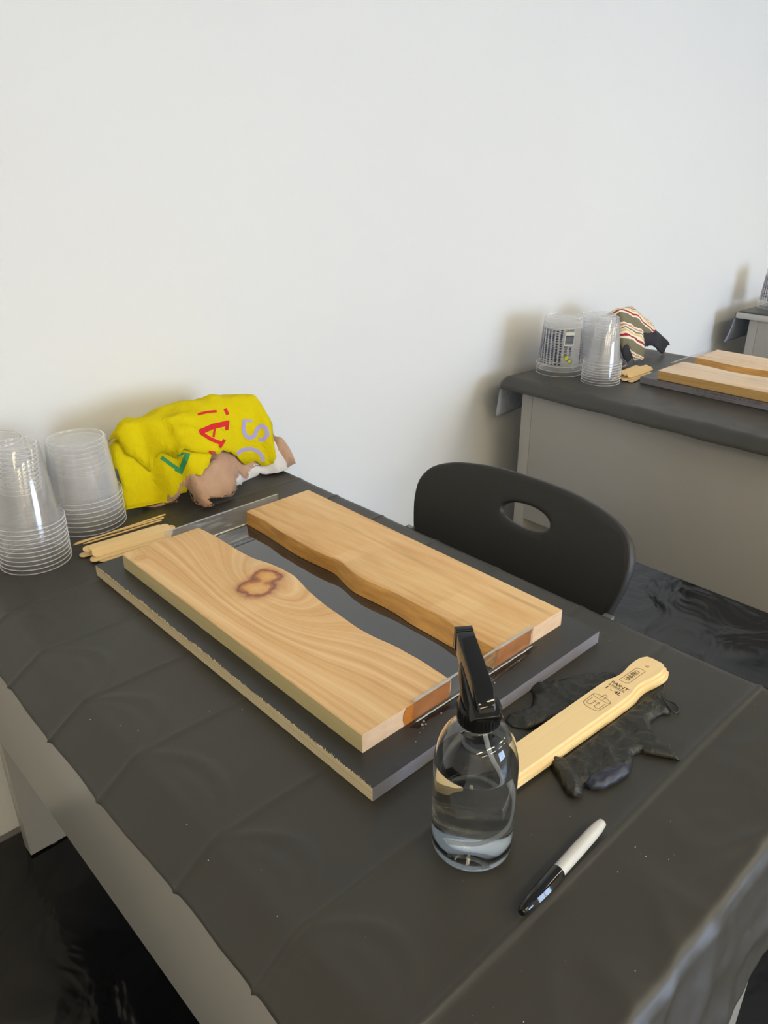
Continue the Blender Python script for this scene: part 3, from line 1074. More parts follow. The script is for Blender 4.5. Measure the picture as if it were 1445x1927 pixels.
clear_mat = cup_shader('clear_polypropylene', 0.021, (1, 1, 1, 1))
milky_mat = cup_shader('milky_polypropylene', 0.055, (1, 1, 1, 1), 0.10)
cloudy_mat = cup_shader('cloudy_polypropylene', 0.13, (1, 1, 1, 1), 0.12)
lip_mat = cup_shader('bright_lip', 0.42, (1, 1, 1, 1), 0.15)
rim_mat = cup_shader('clear_rim', 0.026, (1, 1, 1, 1), 0.08)
print_mat = simple('navy_print', lin(28, 44, 84), 0.5)
yellow_print = simple('yellow_print', lin(206, 214, 60), 0.5)
white_print = simple('white_print', lin(236, 238, 238), 0.5)


def make_cup(name, rim_r, band_h, wall_r, top_r, H, mat, th=0.0006, tabs=0):
    """upside-down cup standing on its rim: body wall with base, and the rim band"""
    prof = [(wall_r, band_h), (top_r + 0.0012, H - 0.002), (top_r - 0.0006, H), (top_r - 0.004, H), (top_r - 0.0052, H - 0.0025), (0, H - 0.0025),
            (0, H - 0.0025 - th), (top_r - 0.0056, H - 0.0025 - th), (top_r - 0.0046, H - th), (top_r - 0.0012, H - th), (top_r + 0.0006, H - 0.002 - th), (wall_r - th, band_h)]
    body = lathe(name, prof, mat, None, 56, sharp=35)
    band = [(rim_r, 0.0), (rim_r + 0.0008, 0.0006), (rim_r, 0.0014), (rim_r - 0.0004, band_h - 0.0004), (wall_r, band_h), (wall_r - th, band_h - th), (rim_r - 0.0011, band_h - 0.0011), (rim_r - 0.0008, 0.0)]
    lathe('rim_band', band, rim_mat, body, 56, closed=True, sharp=35)
    lathe('rim_lip', [(rim_r + 0.0001, 0.0), (rim_r + 0.0010, 0.0005), (rim_r + 0.0010, 0.0011), (rim_r + 0.0001, 0.0015)], lip_mat, body, 56, closed=True, sharp=80)
    lathe('base_ring', [(top_r - 0.0045, H + 0.0001), (top_r - 0.0030, H + 0.0007), (top_r - 0.0012, H + 0.0001)], lip_mat, body, 56, closed=True, sharp=80)
    if tabs:
        bm = None
        for i in range(tabs):
            o = box('lock_tab', (rim_r - 0.0003, rim_r + 0.0006, -0.0005, 0.0005, 0.0006, band_h - 0.0006), rim_mat, body) if i == 0 else bm.copy()
            if i == 0:
                bm = o
            else:
                COL.objects.link(o)
                o.parent = body
            o.rotation_euler.z = 2 * math.pi * i / tabs + 0.3
    return body


def wrap(V, F, R, z_of, theta0, mat, parent, name, flip=False):
    """flat print wrapped round a cone: V in metres (across, up)"""
    W_ = []
    for v in V:
        z = z_of(v[1])
        r = R(z) + 0.0003
        a = theta0 + v[0] / r
        W_.append((r * math.cos(a), r * math.sin(a), z))
    return mesh_obj(name, W_, F, mat, parent)


def rects_mesh(rects, step=0.004):
    V, F = [], []
    for (x0, x1, y0, y1) in rects:
        n = max(1, int((x1 - x0) / step))
        for i in range(n):
            a, b = x0 + (x1 - x0) * i / n, x0 + (x1 - x0) * (i + 1) / n
            q = len(V)
            V += [(a, y0), (b, y0), (b, y1), (a, y1)]
            F.append((q, q + 1, q + 2, q + 3))
    return V, F


def stack(proto, cx, cy, n, pitch, lab, grp, lean=0.0):
    """n nested cups; proto is used for the topmost one the first time"""
    out = []
    for i in range(n):
        c = proto if (i == 0 and not proto.get('placed')) else copy_tree(proto, None, (('printed_scale',) if i > 1 else ()) + ('barcode', 'label_panel', 'size_lettering', 'brand_lettering', 'logo_dot', 'logo_ring') if i else ())
        proto['placed'] = 1
        c.location = (cx, cy, T + 0.0012 + pitch * (n - 1 - i))
        c.rotation_mode = 'ZYX'
        c.rotation_euler = (0.0, 0.0, random.uniform(0, 6.28) if not proto.get('keep') else 0.0)
        if lean:
            tl = lean * (n - 1 - i) / (n - 1)
            c.rotation_euler = (0.0, tl, c.rotation_euler.z)
            c.location.x += 0.02 * tl
        where = 'topmost' if i == 0 else ('bottom' if i == n - 1 else ORD[i] + ' from the top')
        tag(c, '%s, %s of its upside-down stack' % (lab, where), 'cup', grp)
        if 'placed' in c:
            pass
        out.append(c)
    return out


cupA = make_cup('clear_cup', 0.0520, 0.0067, 0.0462, 0.0310, 0.120, clear_mat)
cupB = make_cup('round_tub', 0.0595, 0.0076, 0.0552, 0.0470, 0.098, milky_mat, tabs=9)
cupC = make_cup('mixing_cup', 0.0660, 0.0115, 0.0620, 0.0525, 0.132, cloudy_mat, tabs=7)
cupC['keep'] = 1
# printed scale on the mixing cups (cups stand upside down, so the print is inverted)
RC = lambda z: 0.0620 + (0.0537 - 0.0620) * (z - 0.0115) / (0.130 - 0.0115)
view_th = math.atan2(CAM[1] - 0.84, CAM[0] - 1.5)
rng = random.Random(5)
rects = []
for c in range(34):
    x = -0.195 + c * 0.0112
    if -0.002 < x < 0.052:
        continue
    y = 0.018
    step = rng.choice((0.0085, 0.0075, 0.0065, 0.0095))
    while y < 0.100:
        rects.append((x, x + rng.choice((0.005, 0.0062)), y, y + step * 0.55))
        step *= 0.965
        y += step
V, F = rects_mesh(rects)
wrap(V, F, RC, lambda y: y, view_th, print_mat, cupC, 'printed_scale')['label'] = 'navy measuring scale'
V, F = rects_mesh([(-0.19 + i * 0.0074, -0.1885 + i * 0.0074, 0.108, 0.126) for i in range(54) if not (25 < i < 31)])
wrap(V, F, RC, lambda y: y, view_th, rim_mat, cupC, 'grip_rib')
rects = [(0.010, 0.034, 0.084, 0.087)] + [(0.010, 0.034, 0.066 + i * 0.0026, 0.0675 + i * 0.0026) for i in range(7)]
V, F = rects_mesh(rects)
wrap(V, F, RC, lambda y: y, view_th, print_mat, cupC, 'barcode')
V, F = rects_mesh([(0.008, 0.036, 0.0885, 0.097)] + [(0.0075, 0.0088, 0.062, 0.0885), (0.0345, 0.0358, 0.062, 0.0885), (0.0075, 0.0358, 0.0605, 0.062)])
wrap(V, F, RC, lambda y: y, view_th, white_print, cupC, 'label_panel')
TV, TF = text_mesh('Size C', 0.009, True)
wrap([(0.022 - v[0], 0.1015 - v[1]) for v in TV], TF, RC, lambda y: y, view_th, print_mat, cupC, 'size_lettering')
TV, TF = text_mesh('ENIXA', 0.0125, True)
wrap([(0.012 + v[1] * 1.0, 0.041 - v[0]) for v in TV], TF, RC, lambda y: y, view_th, print_mat, cupC, 'brand_lettering')
TV, TF = text_mesh('MAXI', 0.010, True)
wrap([(0.026 + v[1] * 1.0, 0.043 - v[0]) for v in TV], TF, RC, lambda y: y, view_th, print_mat, cupC, 'brand_lettering')


def disc(cx, cy, r, n=20, r0=0.0):
    if r0 == 0:
        return [(cx, cy)] + [(cx + r * math.cos(2 * math.pi * i / n), cy + r * math.sin(2 * math.pi * i / n)) for i in range(n)], [(0, 1 + i, 1 + (i + 1) % n) for i in range(n)]
    V = [(cx + q * math.cos(2 * math.pi * i / n), cy + q * math.sin(2 * math.pi * i / n)) for q in (r0, r) for i in range(n)]
    return V, [(i, (i + 1) % n, n + (i + 1) % n, n + i) for i in range(n)]


for (a, b, r) in ((0.014, 0.018, 0.0058), (0.026, 0.010, 0.005), (0.020, 0.023, 0.004)):
    V, F = disc(a, b + 0.006, r)
    wrap(V, F, RC, lambda y: y, view_th, yellow_print, cupC, 'logo_dot')
for (a, b, r) in ((0.018, 0.020, 0.0085), (0.028, 0.011, 0.007)):
    V, F = disc(a, b + 0.006, r, 24, r - 0.0011)
    wrap(V, F, RC, lambda y: y, view_th, print_mat, cupC, 'logo_ring')

stack(cupA, -0.047, 0.732, 11, 0.0071, 'clear cup on the nearest desk', 'nested clear cups on the nearest desk', lean=0.035)
stack(cupB, 0.074, 0.806, 8, 0.0080, 'milky tub beside the yellow rag', 'nested tubs on the nearest desk')
stack(cupC, -0.038, 0.876, 3, 0.013, 'printed mixing cup on the nearest desk', 'mixing cups on the nearest desk')
stack(cupC, 1.503, 0.842, 3, 0.0135, 'printed mixing cup on the second desk', 'mixing cups on the second desk')
stack(cupA, 1.4965, 0.700, 9, 0.0071, 'clear cup on the second desk', 'nested clear cups on the second desk')
stack(cupB, 1.598, 0.790, 8, 0.0088, 'milky tub on the second desk', 'nested tubs on the second desk')
stack(cupC, 2.985, 0.832, 3, 0.013, 'printed mixing cup on the farthest desk', 'mixing cups on the farthest desk')

# ------------------------------------------------------------------ spray bottle
BX, BY, BR = 0.0335, -0.0985, 0.0372
bt = thing('spray_bottle', 'clear round spray bottle of water with a glossy black trigger head', 'spray bottle', (BX, BY, T + 0.0012))
k = NT('clear_pet')
pet = k.done(k.n('BsdfGlass', {'Color': (0.985, 0.99, 0.99, 1), 'Roughness': 0.0, 'IOR': 1.45}))
k = NT('water')
water_mat = k.done(k.n('BsdfGlass', {'Color': (0.99, 1.0, 0.998, 1), 'Roughness': 0.0, 'IOR': 1.33}))
outer = [(0, 0.004), (0.006, 0.0035), (0.020, 0.0006), (0.029, 0.0), (0.0340, 0.0006), (0.0364, 0.0030), (BR, 0.0075), (BR, 0.092)]
for i in range(1, 13):
    a = i / 12 * math.pi / 2
    outer.append((0.0148 + (BR - 0.0148) * math.cos(a) ** 0.9, 0.092 + 0.044 * math.sin(a)))
outer += [(0.0128, 0.138), (0.0128, 0.153)]
th = 0.0011
inner = [(0, 0.0055), (0.006, 0.005), (0.020, 0.0024), (0.029, 0.0018), (0.0332, 0.0026), (0.0354, 0.0045), (BR - th, 0.0085), (BR - th, 0.092)]
for i in range(1, 13):
    a = i / 12 * math.pi / 2
    inner.append((0.0148 - th + (BR - 0.0148) * math.cos(a) ** 0.9, 0.092 + 0.0432 * math.sin(a)))
inner += [(0.0128 - th, 0.138), (0.0128 - th, 0.153)]
lathe('bottle_body', outer + inner[::-1], pet, bt, 96, closed=False, sharp=60)
wl = 0.0985
wprof = [(0, 0.0054)] + [(r + 0.0002, z - 0.0001) for r, z in inner[1:8]] + [(BR - th + 0.0001, 0.0955), (BR - th + 0.0001, wl + 0.0006), (BR - th - 0.0012, wl), (0, wl)]
lathe('water', wprof, water_mat, bt, 96, sharp=60)
gloss_black = simple('glossy_black_plastic', lin(15, 15, 15), 0.07)
collar_mat = simple('collar_black_plastic', lin(11, 11, 12), 0.3)
cp = lathe('collar', [(0, 0.1425), (0.0182, 0.1425), (0.0186, 0.1435), (0.0182, 0.1575), (0.0172, 0.1595), (0, 0.1595)], collar_mat, bt, 48)
for i in range(36):
    a = 2 * math.pi * i / 36
    o = box('grip_rib', (0.0181, 0.0189, -0.0005, 0.0005, 0.1445, 0.1565), collar_mat, cp) if i == 0 else cp.children[0].copy()
    if i:
        COL.objects.link(o)
        o.parent = cp
    o.rotation_euler.z = a
RD = np.array([0.62, -0.785])
tubep = [(0.002 * RD[0], 0.002 * RD[1], 0.145), (0.010 * RD[0], 0.010 * RD[1], 0.112), (0.021 * RD[0], 0.021 * RD[1], 0.082), (0.0265 * RD[0], 0.0265 * RD[1], 0.056),
         (0.022 * RD[0], 0.022 * RD[1], 0.032), (0.006 * RD[0], 0.006 * RD[1], 0.016), (-0.014 * RD[0], -0.014 * RD[1], 0.0105)]
k = NT('dip_tube_plastic')
dip_mat = k.done(k.n('MixShader', {0: 0.45, 1: k.n('BsdfTransparent'), 2: k.bsdf(lin(225, 228, 230), 0.3)}))
tube('dip_tube', spline(tubep, 8), 0.0022, dip_mat, bt, 10)
HA = math.radians(55.0)
hd = bpy.data.objects.new('trigger_head', None)


def loft(name, secs, mat, parent, rotz=0.0, bev=0.0):
    """secs: list of (u, [(v, z), ...]) cross-sections along u"""
    bm = bmesh.new()
    rings = [[bm.verts.new((u, v, z)) for v, z in s] for u, s in secs]
    m = len(rings[0])
    for a, b in zip(rings, rings[1:]):
        for q in range(m):
            bm.faces.new((a[q], a[(q + 1) % m], b[(q + 1) % m], b[q]))
    bm.faces.new(rings[0][::-1])
    bm.faces.new(rings[-1])
    bmesh.ops.recalc_face_normals(bm, faces=bm.faces)
    if bev:
        ed = [e for e in bm.edges if len(e.link_faces) == 2 and e.calc_face_angle(0) > math.radians(38)]
        bmesh.ops.bevel(bm, geom=ed, offset=bev, segments=3, affect='EDGES', profile=0.5)
    o = bm_obj(name, bm, mat, parent)
    o.rotation_euler.z = rotz
    return smooth_angle(o, 38)


def rect(w0, w1, z0, z1):
    """bottom half width w0, top half width w1"""
    return [(-w0, z0), (w0, z0), (w1, z1), (-w1, z1)]


bar = [(-0.0235, rect(0.0075, 0.0065, 0.1590, 0.1655)), (-0.0215, rect(0.0088, 0.0072, 0.1585, 0.1705)), (-0.017, rect(0.0095, 0.0080, 0.1585, 0.1765)), (-0.009, rect(0.0098, 0.0082, 0.159, 0.1815)),
       (0.004, rect(0.0095, 0.0082, 0.160, 0.1850)), (0.024, rect(0.0090, 0.0082, 0.165, 0.1882)), (0.048, rect(0.0086, 0.0080, 0.171, 0.1918)), (0.058, rect(0.0084, 0.0079, 0.1735, 0.1932))]
head = loft('trigger_head', bar, gloss_black, bt, HA, 0.0012)
noz = loft('nozzle', [(0.0584, rect(0.0086, 0.0081, 0.1725, 0.1936)), (0.0655, rect(0.0086, 0.0081, 0.1725, 0.1940))], gloss_black, head, 0.0, 0.0007)
skirt = [(-0.0262, rect(0.0105, 0.0095, 0.1610, 0.1660)), (-0.022, rect(0.0145, 0.0112, 0.1600, 0.1680)), (-0.010, rect(0.0150, 0.0108, 0.1602, 0.1700)), (0.010, rect(0.0145, 0.0100, 0.1625, 0.1730)),
         (0.028, rect(0.0126, 0.0094, 0.1670, 0.1762)), (0.036, rect(0.0108, 0.0090, 0.1700, 0.1775))]
loft('shroud', skirt, gloss_black, head, 0.0, 0.0009)
lev = [(0.030, 0.1665), (0.0345, 0.156), (0.034, 0.145), (0.037, 0.134), (0.043, 0.126)]
bm = bmesh.new()
R_ = []
for (u, z) in lev:
    R_.append([bm.verts.new(p) for p in ((u, -0.0075, z), (u, 0.0075, z), (u + 0.0035, 0.0075, z + 0.001), (u + 0.0035, -0.0075, z + 0.001))])
for a, b in zip(R_, R_[1:]):
    for q in range(4):
        bm.faces.new((a[q], a[(q + 1) % 4], b[(q + 1) % 4], b[q]))
bm.faces.new(R_[0][::-1])
bm.faces.new(R_[-1])
smooth_angle(bm_obj('trigger_lever', bm, gloss_black, head), 40)

# ------------------------------------------------------------------ marker pen
a = on_z(980, 1722, T + 0.0065)
b = on_z(1131, 1553, T + 0.0065)
mk = thing('marker_pen', 'grey felt marker with a glossy black cap lying beside the long crease', 'pen', (a[0], a[1], T + 0.0072 + 0.0018), math.atan2(b[1] - a[1], b[0] - a[0]))
ML = float(np.linalg.norm(b - a))
grey_pen = simple('grey_pen_barrel', lin(196, 196, 192), 0.3)


def lathe_x(name, prof, mat, parent, n=32):
    v, f = lathe_data([(r, z) for z, r in prof], n)
    o = mesh_obj(name, [(p[2], p[0], p[1]) for p in v], f, mat, parent)
    bm = bmesh.new()
    bm.from_mesh(o.data)
    bmesh.ops.recalc_face_normals(bm, faces=bm.faces)
    bm.to_mesh(o.data)
    bm.free()
    return smooth_angle(o, 40)


lathe_x('barrel', [(0.0555, 0), (0.0555, 0.0060), (0.085, 0.0062), (0.112, 0.0060), (0.124, 0.0054), (0.1315, 0.0042), (ML - 0.0015, 0.0026), (ML, 0.0)], grey_pen, mk)
capo = lathe_x('cap', [(0.0, 0), (0.0003, 0.0030), (0.0016, 0.0041), (0.006, 0.0050), (0.018, 0.0062), (0.032, 0.0068), (0.056, 0.0070), (0.0565, 0.0064), (0.0565, 0)], gloss_black, mk)
clip = [(0.010, 0.0052), (0.016, 0.0072), (0.030, 0.0088), (0.046, 0.0088), (0.051, 0.0080)]
bm = bmesh.new()
ca, sa = math.cos(2.0), math.sin(2.0)
R_ = []
for (x, r) in clip:
    ring_ = []
    for (w, q) in ((-0.0022, 0), (0.0022, 0), (0.0018, -0.0016), (-0.0018, -0.0016)):
        yy, zz = w, r + q
        ring_.append(bm.verts.new((x, yy * math.cos(0.9) - zz * math.sin(0.9), yy * math.sin(0.9) + zz * math.cos(0.9))))
    R_.append(ring_)
for a_, b_ in zip(R_, R_[1:]):
    for q in range(4):
        bm.faces.new((a_[q], a_[(q + 1) % 4], b_[(q + 1) % 4], b_[q]))
bm.faces.new(R_[0][::-1])
bm.faces.new(R_[-1])
smooth_angle(bm_obj('clip', bm, gloss_black, capo), 40)

# ------------------------------------------------------------------ paint stirrers
k = NT('stirrer_pine')
oc = k.obj()
g = k.noise(k.mapping(oc, (6, 240, 240)), 1.0, 3, 0.6)
pine = k.done(k.bsdf(k.mix(g, lin(236, 204, 146), lin(246, 222, 172)), 0.55))
ink = simple('dark_stamp_ink', lin(58, 46, 34), 0.7)
half = [(0.0, 0.0), (0.0, 0.0100), (0.003, 0.0152), (0.205, 0.0168), (0.222, 0.0160), (0.234, 0.0136), (0.243, 0.0126), (0.252, 0.0130), (0.266, 0.0152), (0.280, 0.0162), (0.291, 0.0150), (0.299, 0.0115), (0.3005, 0.0)]
SL = [(p[0], p[1]) for p in half[1:]]
sp_up = [(q[0], q[1]) for q in spline(SL[2:-1], 4)]
outl = [(0.0, -0.0100), (0.003, -0.0150)] + [(p[0], -p[1]) for p in sp_up] + [(0.3005, -0.006), (0.3005, 0.006)] + [p for p in sp_up[::-1]] + [(0.003, 0.0150), (0.0, 0.0100)]
hole = [(0.281 + 0.0027 * math.cos(2 * math.pi * i / 14), 0.0005 + 0.0027 * math.sin(2 * math.pi * i / 14)) for i in range(14)]
SA = math.radians(-2.6)
ST_BASE = (0.0915, -0.0695)
labs = ['bottom pine paint stirrer of the three stacked on the gloves', 'middle pine paint stirrer of the three stacked on the gloves', 'top pine paint stirrer with stamped lettering lying across the black gloves']
off = [(0.0052, -0.0035, -0.006), (0.0028, -0.0018, -0.003), (0.0, 0.0, 0.0)]
for i in range(3):
    t = prism('paint_stirrer', outl, 0.0, 0.0048, pine, loc=(ST_BASE[0] + off[i][0], ST_BASE[1] + off[i][1], T + 0.0042 + i * 0.0050), rotz=SA + off[i][2], holes=[hole])
    tag(t, labs[i], 'paint stirrer', 'stacked paint stirrers')
    if i == 2:
        zt = 0.00495
        # lettering reads from the left side when the handle is up to the right
        def put(s, size, cx, cy, ang, bold=True, sx=1.0):
            TV, TF = text_mesh(s, size, bold)
            c, s_ = math.cos(ang), math.sin(ang)
            return mesh_obj('stamped_lettering', [(cx + c * v[0] * sx - s_ * v[1], cy + s_ * v[0] * sx + c * v[1], zt) for v in TV], TF, ink, t)
        put('UNI-PRO', 0.0088, 0.252, 0.0015, 0.0, True, 0.72)
        put('PAINT', 0.0072, 0.2235, 0.0, -math.pi / 2, True, 1.1)
        put('STIRRER', 0.0058, 0.2175, 0.0, -math.pi / 2, False, 1.0)
        put('1 - 4L', 0.0085, 0.2105, 0.0, -math.pi / 2, True, 1.05)

        def line(pts, w, nm='stamped_drawing'):
            V, F = [], []
            for a_, b_ in zip(pts, pts[1:]):
                d = Vector(b_) - Vector(a_)
                if d.length < 1e-7:
                    continue
                nrm = Vector((-d.y, d.x)).normalized() * w / 2
                q = len(V)
                e = d.normalized() * w * 0.3
                for p_ in (Vector(a_) - nrm - e, Vector(b_) - nrm + e, Vector(b_) + nrm + e, Vector(a_) + nrm - e):
                    V.append((p_.x, p_.y, zt))
                F.append((q, q + 1, q + 2, q + 3))
            return mesh_obj(nm, V, F, ink, t)
        # frame round the brand: two cut corners, two rounded
        fx, fy, fw, fh = 0.252, 0.0015, 0.0185, 0.0055
        line([(fx - fw + 0.003, fy - fh), (fx + fw, fy - fh), (fx + fw, fy + fh - 0.003), (fx + fw - 0.003, fy + fh), (fx - fw, fy + fh), (fx - fw, fy - fh + 0.003), (fx - fw + 0.003, fy - fh)], 0.0005)
        # little tin with two arrows; its top looks towards the handle
        cx_, cy_ = 0.178, 0.0
        wv = 0.0115
        ell_ = [(cx_ + 0.011 + 0.0035 * math.sin(2 * math.pi * q / 24), cy_ + wv * math.cos(2 * math.pi * q / 24)) for q in range(25)]
        line(ell_, 0.0005)
        line([(cx_ + 0.011, cy_ + wv), (cx_ - 0.010, cy_ + wv * 0.9), (cx_ - 0.0125, cy_ + wv * 0.5), (cx_ - 0.0132, cy_), (cx_ - 0.0125, cy_ - wv * 0.5), (cx_ - 0.010, cy_ - wv * 0.9), (cx_ + 0.011, cy_ - wv)], 0.0005)
        for s in (-1, 1):
            y_ = cy_ + s * 0.0022
            line([(cx_ + 0.002, y_), (cx_ - 0.006, y_), (cx_ - 0.008, y_ + s * 0.002), (cx_ - 0.008, y_ + s * 0.004), (cx_ - 0.006, y_ + s * 0.006), (cx_ + 0.005, y_ + s * 0.006)], 0.0005)
            line([(cx_, y_ - 0.0016), (cx_ + 0.0028, y_), (cx_, y_ + 0.0016)], 0.0005)
        line([(cx_ + 0.009, -0.002), (cx_ + 0.018, -0.002), (cx_ + 0.0195, -0.001), (cx_ + 0.0195, 0.001), (cx_ + 0.018, 0.002), (cx_ + 0.009, 0.002)], 0.0005)

# ------------------------------------------------------------------ gloves
k = NT('black_nitrile')
oc = k.obj()
nitrile = k.done(k.bsdf(k.mix(k.noise(oc, 14, 2), lin(30, 31, 28), lin(46, 47, 41)), 0.42, k.bump(k.noise(k.mapping(oc, (1, 1, 1)), 70, 4, 0.6, 2.0), 0.55, 0.004)))
nitrile_blue = simple('black_nitrile_inside', lin(40, 46, 62), 0.45, bump=(60, 0.3, 0.003))


def glove_h(seed, hmax, cap=None):
    def f(x, y, d):
        h = hmax * (1 - math.exp(-d / 0.005))
        wx = x + 0.012 * fbm(x, y, seed, 25, 2)
        wy = y + 0.012 * fbm(x, y, seed + 9, 25, 2)
        e = min(1, d / 0.004)
        h += 0.0050 * max(0, ridge(wx, wy * 0.6, seed, 34) - 0.45) * e
        h += 0.0032 * max(0, ridge(wx * 0.7 + wy * 0.7, wy - wx, seed + 4, 60) - 0.4) * e
        h += 0.0016 * fbm(x, y, seed + 3, 70, 3) * e
        h = max(0.0004, h)
        if cap:
            h = min(h, cap(x, y))
        return T + 0.0014 + h
    return f


def under_stirrer(x, y):
    c, s = math.cos(SA), math.sin(SA)
    v = -(x - ST_BASE[0]) * s + (y - ST_BASE[1]) * c
    e = abs(v + 0.0015) - 0.0205
    return 0.0022 if e < 0 else 0.0022 + e * 1.2


gl1 = [(0.189, -0.014), (0.186, -0.026), (0.195, -0.041), (0.215, -0.048), (0.245, -0.062), (0.30, -0.075), (0.345, -0.066), (0.352, -0.052), (0.345, -0.040), (0.338, -0.0405), (0.332, -0.031), (0.316, -0.021),
       (0.300, -0.016), (0.285, -0.008), (0.268, 0.002), (0.257, 0.004), (0.252, -0.004), (0.243, -0.012), (0.229, -0.020), (0.214, -0.016), (0.200, -0.011)]
tag(sheet('rubber_glove', gl1, 0.0026, glove_h(2.0, 0.0035, under_stirrer), nitrile, thick=0.0012), 'crumpled black nitrile glove between the form board and the paint stirrers', 'glove', 'black nitrile gloves')
gl2 = [(0.176, -0.082), (0.166, -0.090), (0.158, -0.106), (0.146, -0.126), (0.147, -0.134), (0.153, -0.137), (0.163, -0.133), (0.169, -0.131), (0.168, -0.138), (0.175, -0.146), (0.190, -0.150), (0.212, -0.153),
       (0.231, -0.149), (0.244, -0.142), (0.253, -0.146), (0.266, -0.166), (0.271, -0.178), (0.279, -0.170), (0.284, -0.150), (0.292, -0.135), (0.305, -0.128), (0.322, -0.128), (0.333, -0.136), (0.342, -0.132), (0.344, -0.120), (0.357, -0.112),
       (0.374, -0.107), (0.366, -0.098), (0.345, -0.088), (0.300, -0.080), (0.26, -0.078), (0.209, -0.076)]
g2 = sheet('rubber_glove', gl2, 0.0026, glove_h(6.0, 0.0045, under_stirrer), nitrile, thick=0.0012)
tag(g2, 'crumpled black nitrile glove with spread fingers between the stirrers and the marker', 'glove', 'black nitrile gloves')
fg = [(0.169, -0.130), (0.168, -0.139), (0.176, -0.147), (0.192, -0.152), (0.214, -0.154), (0.229, -0.149), (0.221, -0.140), (0.200, -0.132), (0.184, -0.127)]
o = sheet('finger', fg, 0.0026, lambda x, y, d: T + 0.0035 + 0.0058 * (1 - math.exp(-d / 0.004)) + 0.0030 * (ridge(x + y, y - x, 3, 42) - 0.4) * min(1, d / 0.004), nitrile_blue, g2, thick=0.0012)
o['label'] = 'finger turned to its bluish inner side'
fg = [(0.176, -0.084), (0.166, -0.092), (0.157, -0.108), (0.145, -0.127), (0.1465, -0.135), (0.154, -0.138), (0.165, -0.133), (0.172, -0.124), (0.178, -0.110), (0.184, -0.098)]
o = sheet('finger', fg, 0.0026, lambda x, y, d: T + 0.0035 + 0.0085 * (1 - math.exp(-d / 0.004)) + 0.0035 * (ridge(x, y - x, 5, 46) - 0.4) * min(1, d / 0.004), nitrile, g2, thick=0.0012)
fg = [(0.262, -0.128), (0.275, -0.125), (0.288, -0.135), (0.282, -0.150), (0.278, -0.168), (0.271, -0.180), (0.262, -0.166), (0.252, -0.148)]
o = sheet('finger', fg, 0.0026, lambda x, y, d: T + 0.0035 + 0.0050 * (1 - math.exp(-d / 0.004)) + 0.0025 * (ridge(x, y + x, 9, 50) - 0.4) * min(1, d / 0.004), nitrile, g2, thick=0.0012)
tube('rolled_cuff', spline([(0.374, -0.107, T + 0.006), (0.362, -0.112, T + 0.008), (0.346, -0.118, T + 0.009), (0.340, -0.128, T + 0.006), (0.336, -0.139, T + 0.004), (0.345, -0.140, T + 0.003), (0.352, -0.130, T + 0.003), (0.347, -0.117, T + 0.007)], 6), 0.0011, nitrile, g2, 8)

# ------------------------------------------------------------------ craft sticks and skewers
k = NT('birch_stick')
oc = k.obj()
birch = k.done(k.bsdf(k.mix(k.noise(k.mapping(oc, (8, 200, 200)), 1.0, 3), lin(222, 188, 130), lin(240, 212, 160)), 0.6))
stick_poly = []
SLn, SWd = 0.134, 0.0075
for i in range(9):
    a = -math.pi / 2 + math.pi * i / 8
    stick_poly.append((SLn / 2 - SWd + SWd * math.cos(a), SWd * math.sin(a)))
for i in range(9):
    a = math.pi / 2 + math.pi * i / 8
    stick_poly.append((-SLn / 2 + SWd + SWd * math.cos(a), SWd * math.sin(a)))
stick0 = prism('craft_stick', stick_poly, -0.0009, 0.0009, birch, bev=0.0003)
first = [True]


def put_stick(x, y, z, rz, tilt, label, group, scale=1.0, pitch=0.0):
    o = stick0 if first[0] else stick0.copy()
    if not first[0]:
        COL.objects.link(o)
    first[0] = False
    o.location = (x, y, z)
    o.rotation_euler = (tilt, pitch, rz)
    o.scale = (scale, scale, 1)
    return tag(o, label, 'craft stick', group)


GS = 'craft sticks beside the tubs on the nearest desk'
B0 = T + 0.0022
A0 = -0.10
for (x, y, z, rz, ti, lb) in [
    (0.0800, 0.6640, B0, A0 + 0.01, 0.0, 'craft stick at the very bottom of the loose pile by the slab'),
    (0.0880, 0.6500, B0, A0 - 0.01, 0.0, 'craft stick lying flat on the cloth nearest the form board'),
    (0.0720, 0.6830, B0, A0 - 0.06, 0.0, 'craft stick jutting furthest left at the foot of the pile'),
    (0.0770, 0.6580, B0 + 0.0021, A0 + 0.03, 0.0, 'second lowest flat craft stick at the front of the pile'),
    (0.0850, 0.6760, B0 + 0.0022, A0 - 0.02, 0.0, 'flat craft stick under the leaning one at the back of the pile'),
    (0.0840, 0.6640, B0 + 0.0085, A0 + 0.005, 0.85, 'craft stick leaning steeply with its broad face to the front'),
    (0.0860, 0.6770, B0 + 0.0115, A0 + 0.01, 0.35, 'topmost craft stick of the pile by the slab, broad face up'),
    (0.0960, 0.6800, B0 + 0.0070, A0 - 0.03, 0.10, 'craft stick whose round right tip pokes out behind the pile'),
    (0.0780, 0.6840, B0 + 0.0100, A0 + 0.03, 0.25, 'craft stick just behind the topmost one of the pile')]:
    put_stick(x, y, z, rz, ti, lb, GS)
GK = 'bamboo skewers on the nearest desk'
skew = simple('bamboo', lin(226, 192, 128), 0.5, vary=0.08)


def skewer(px0, px1, z0, z1, label, r=0.0015, grp=GK):
    a = on_z(*px0, T + 0.0012 + z0)
    b = on_z(*px1, T + 0.0012 + z1)
    a, b = Vector(a), Vector(b)
    o = tube('bamboo_skewer', [Vector((0, 0, 0)), (b - a) * 0.07, (b - a) * 0.9, b - a], [0.0003, r, r, r], skew, n=8, loc=a)
    return tag(o, label, 'skewer', grp)


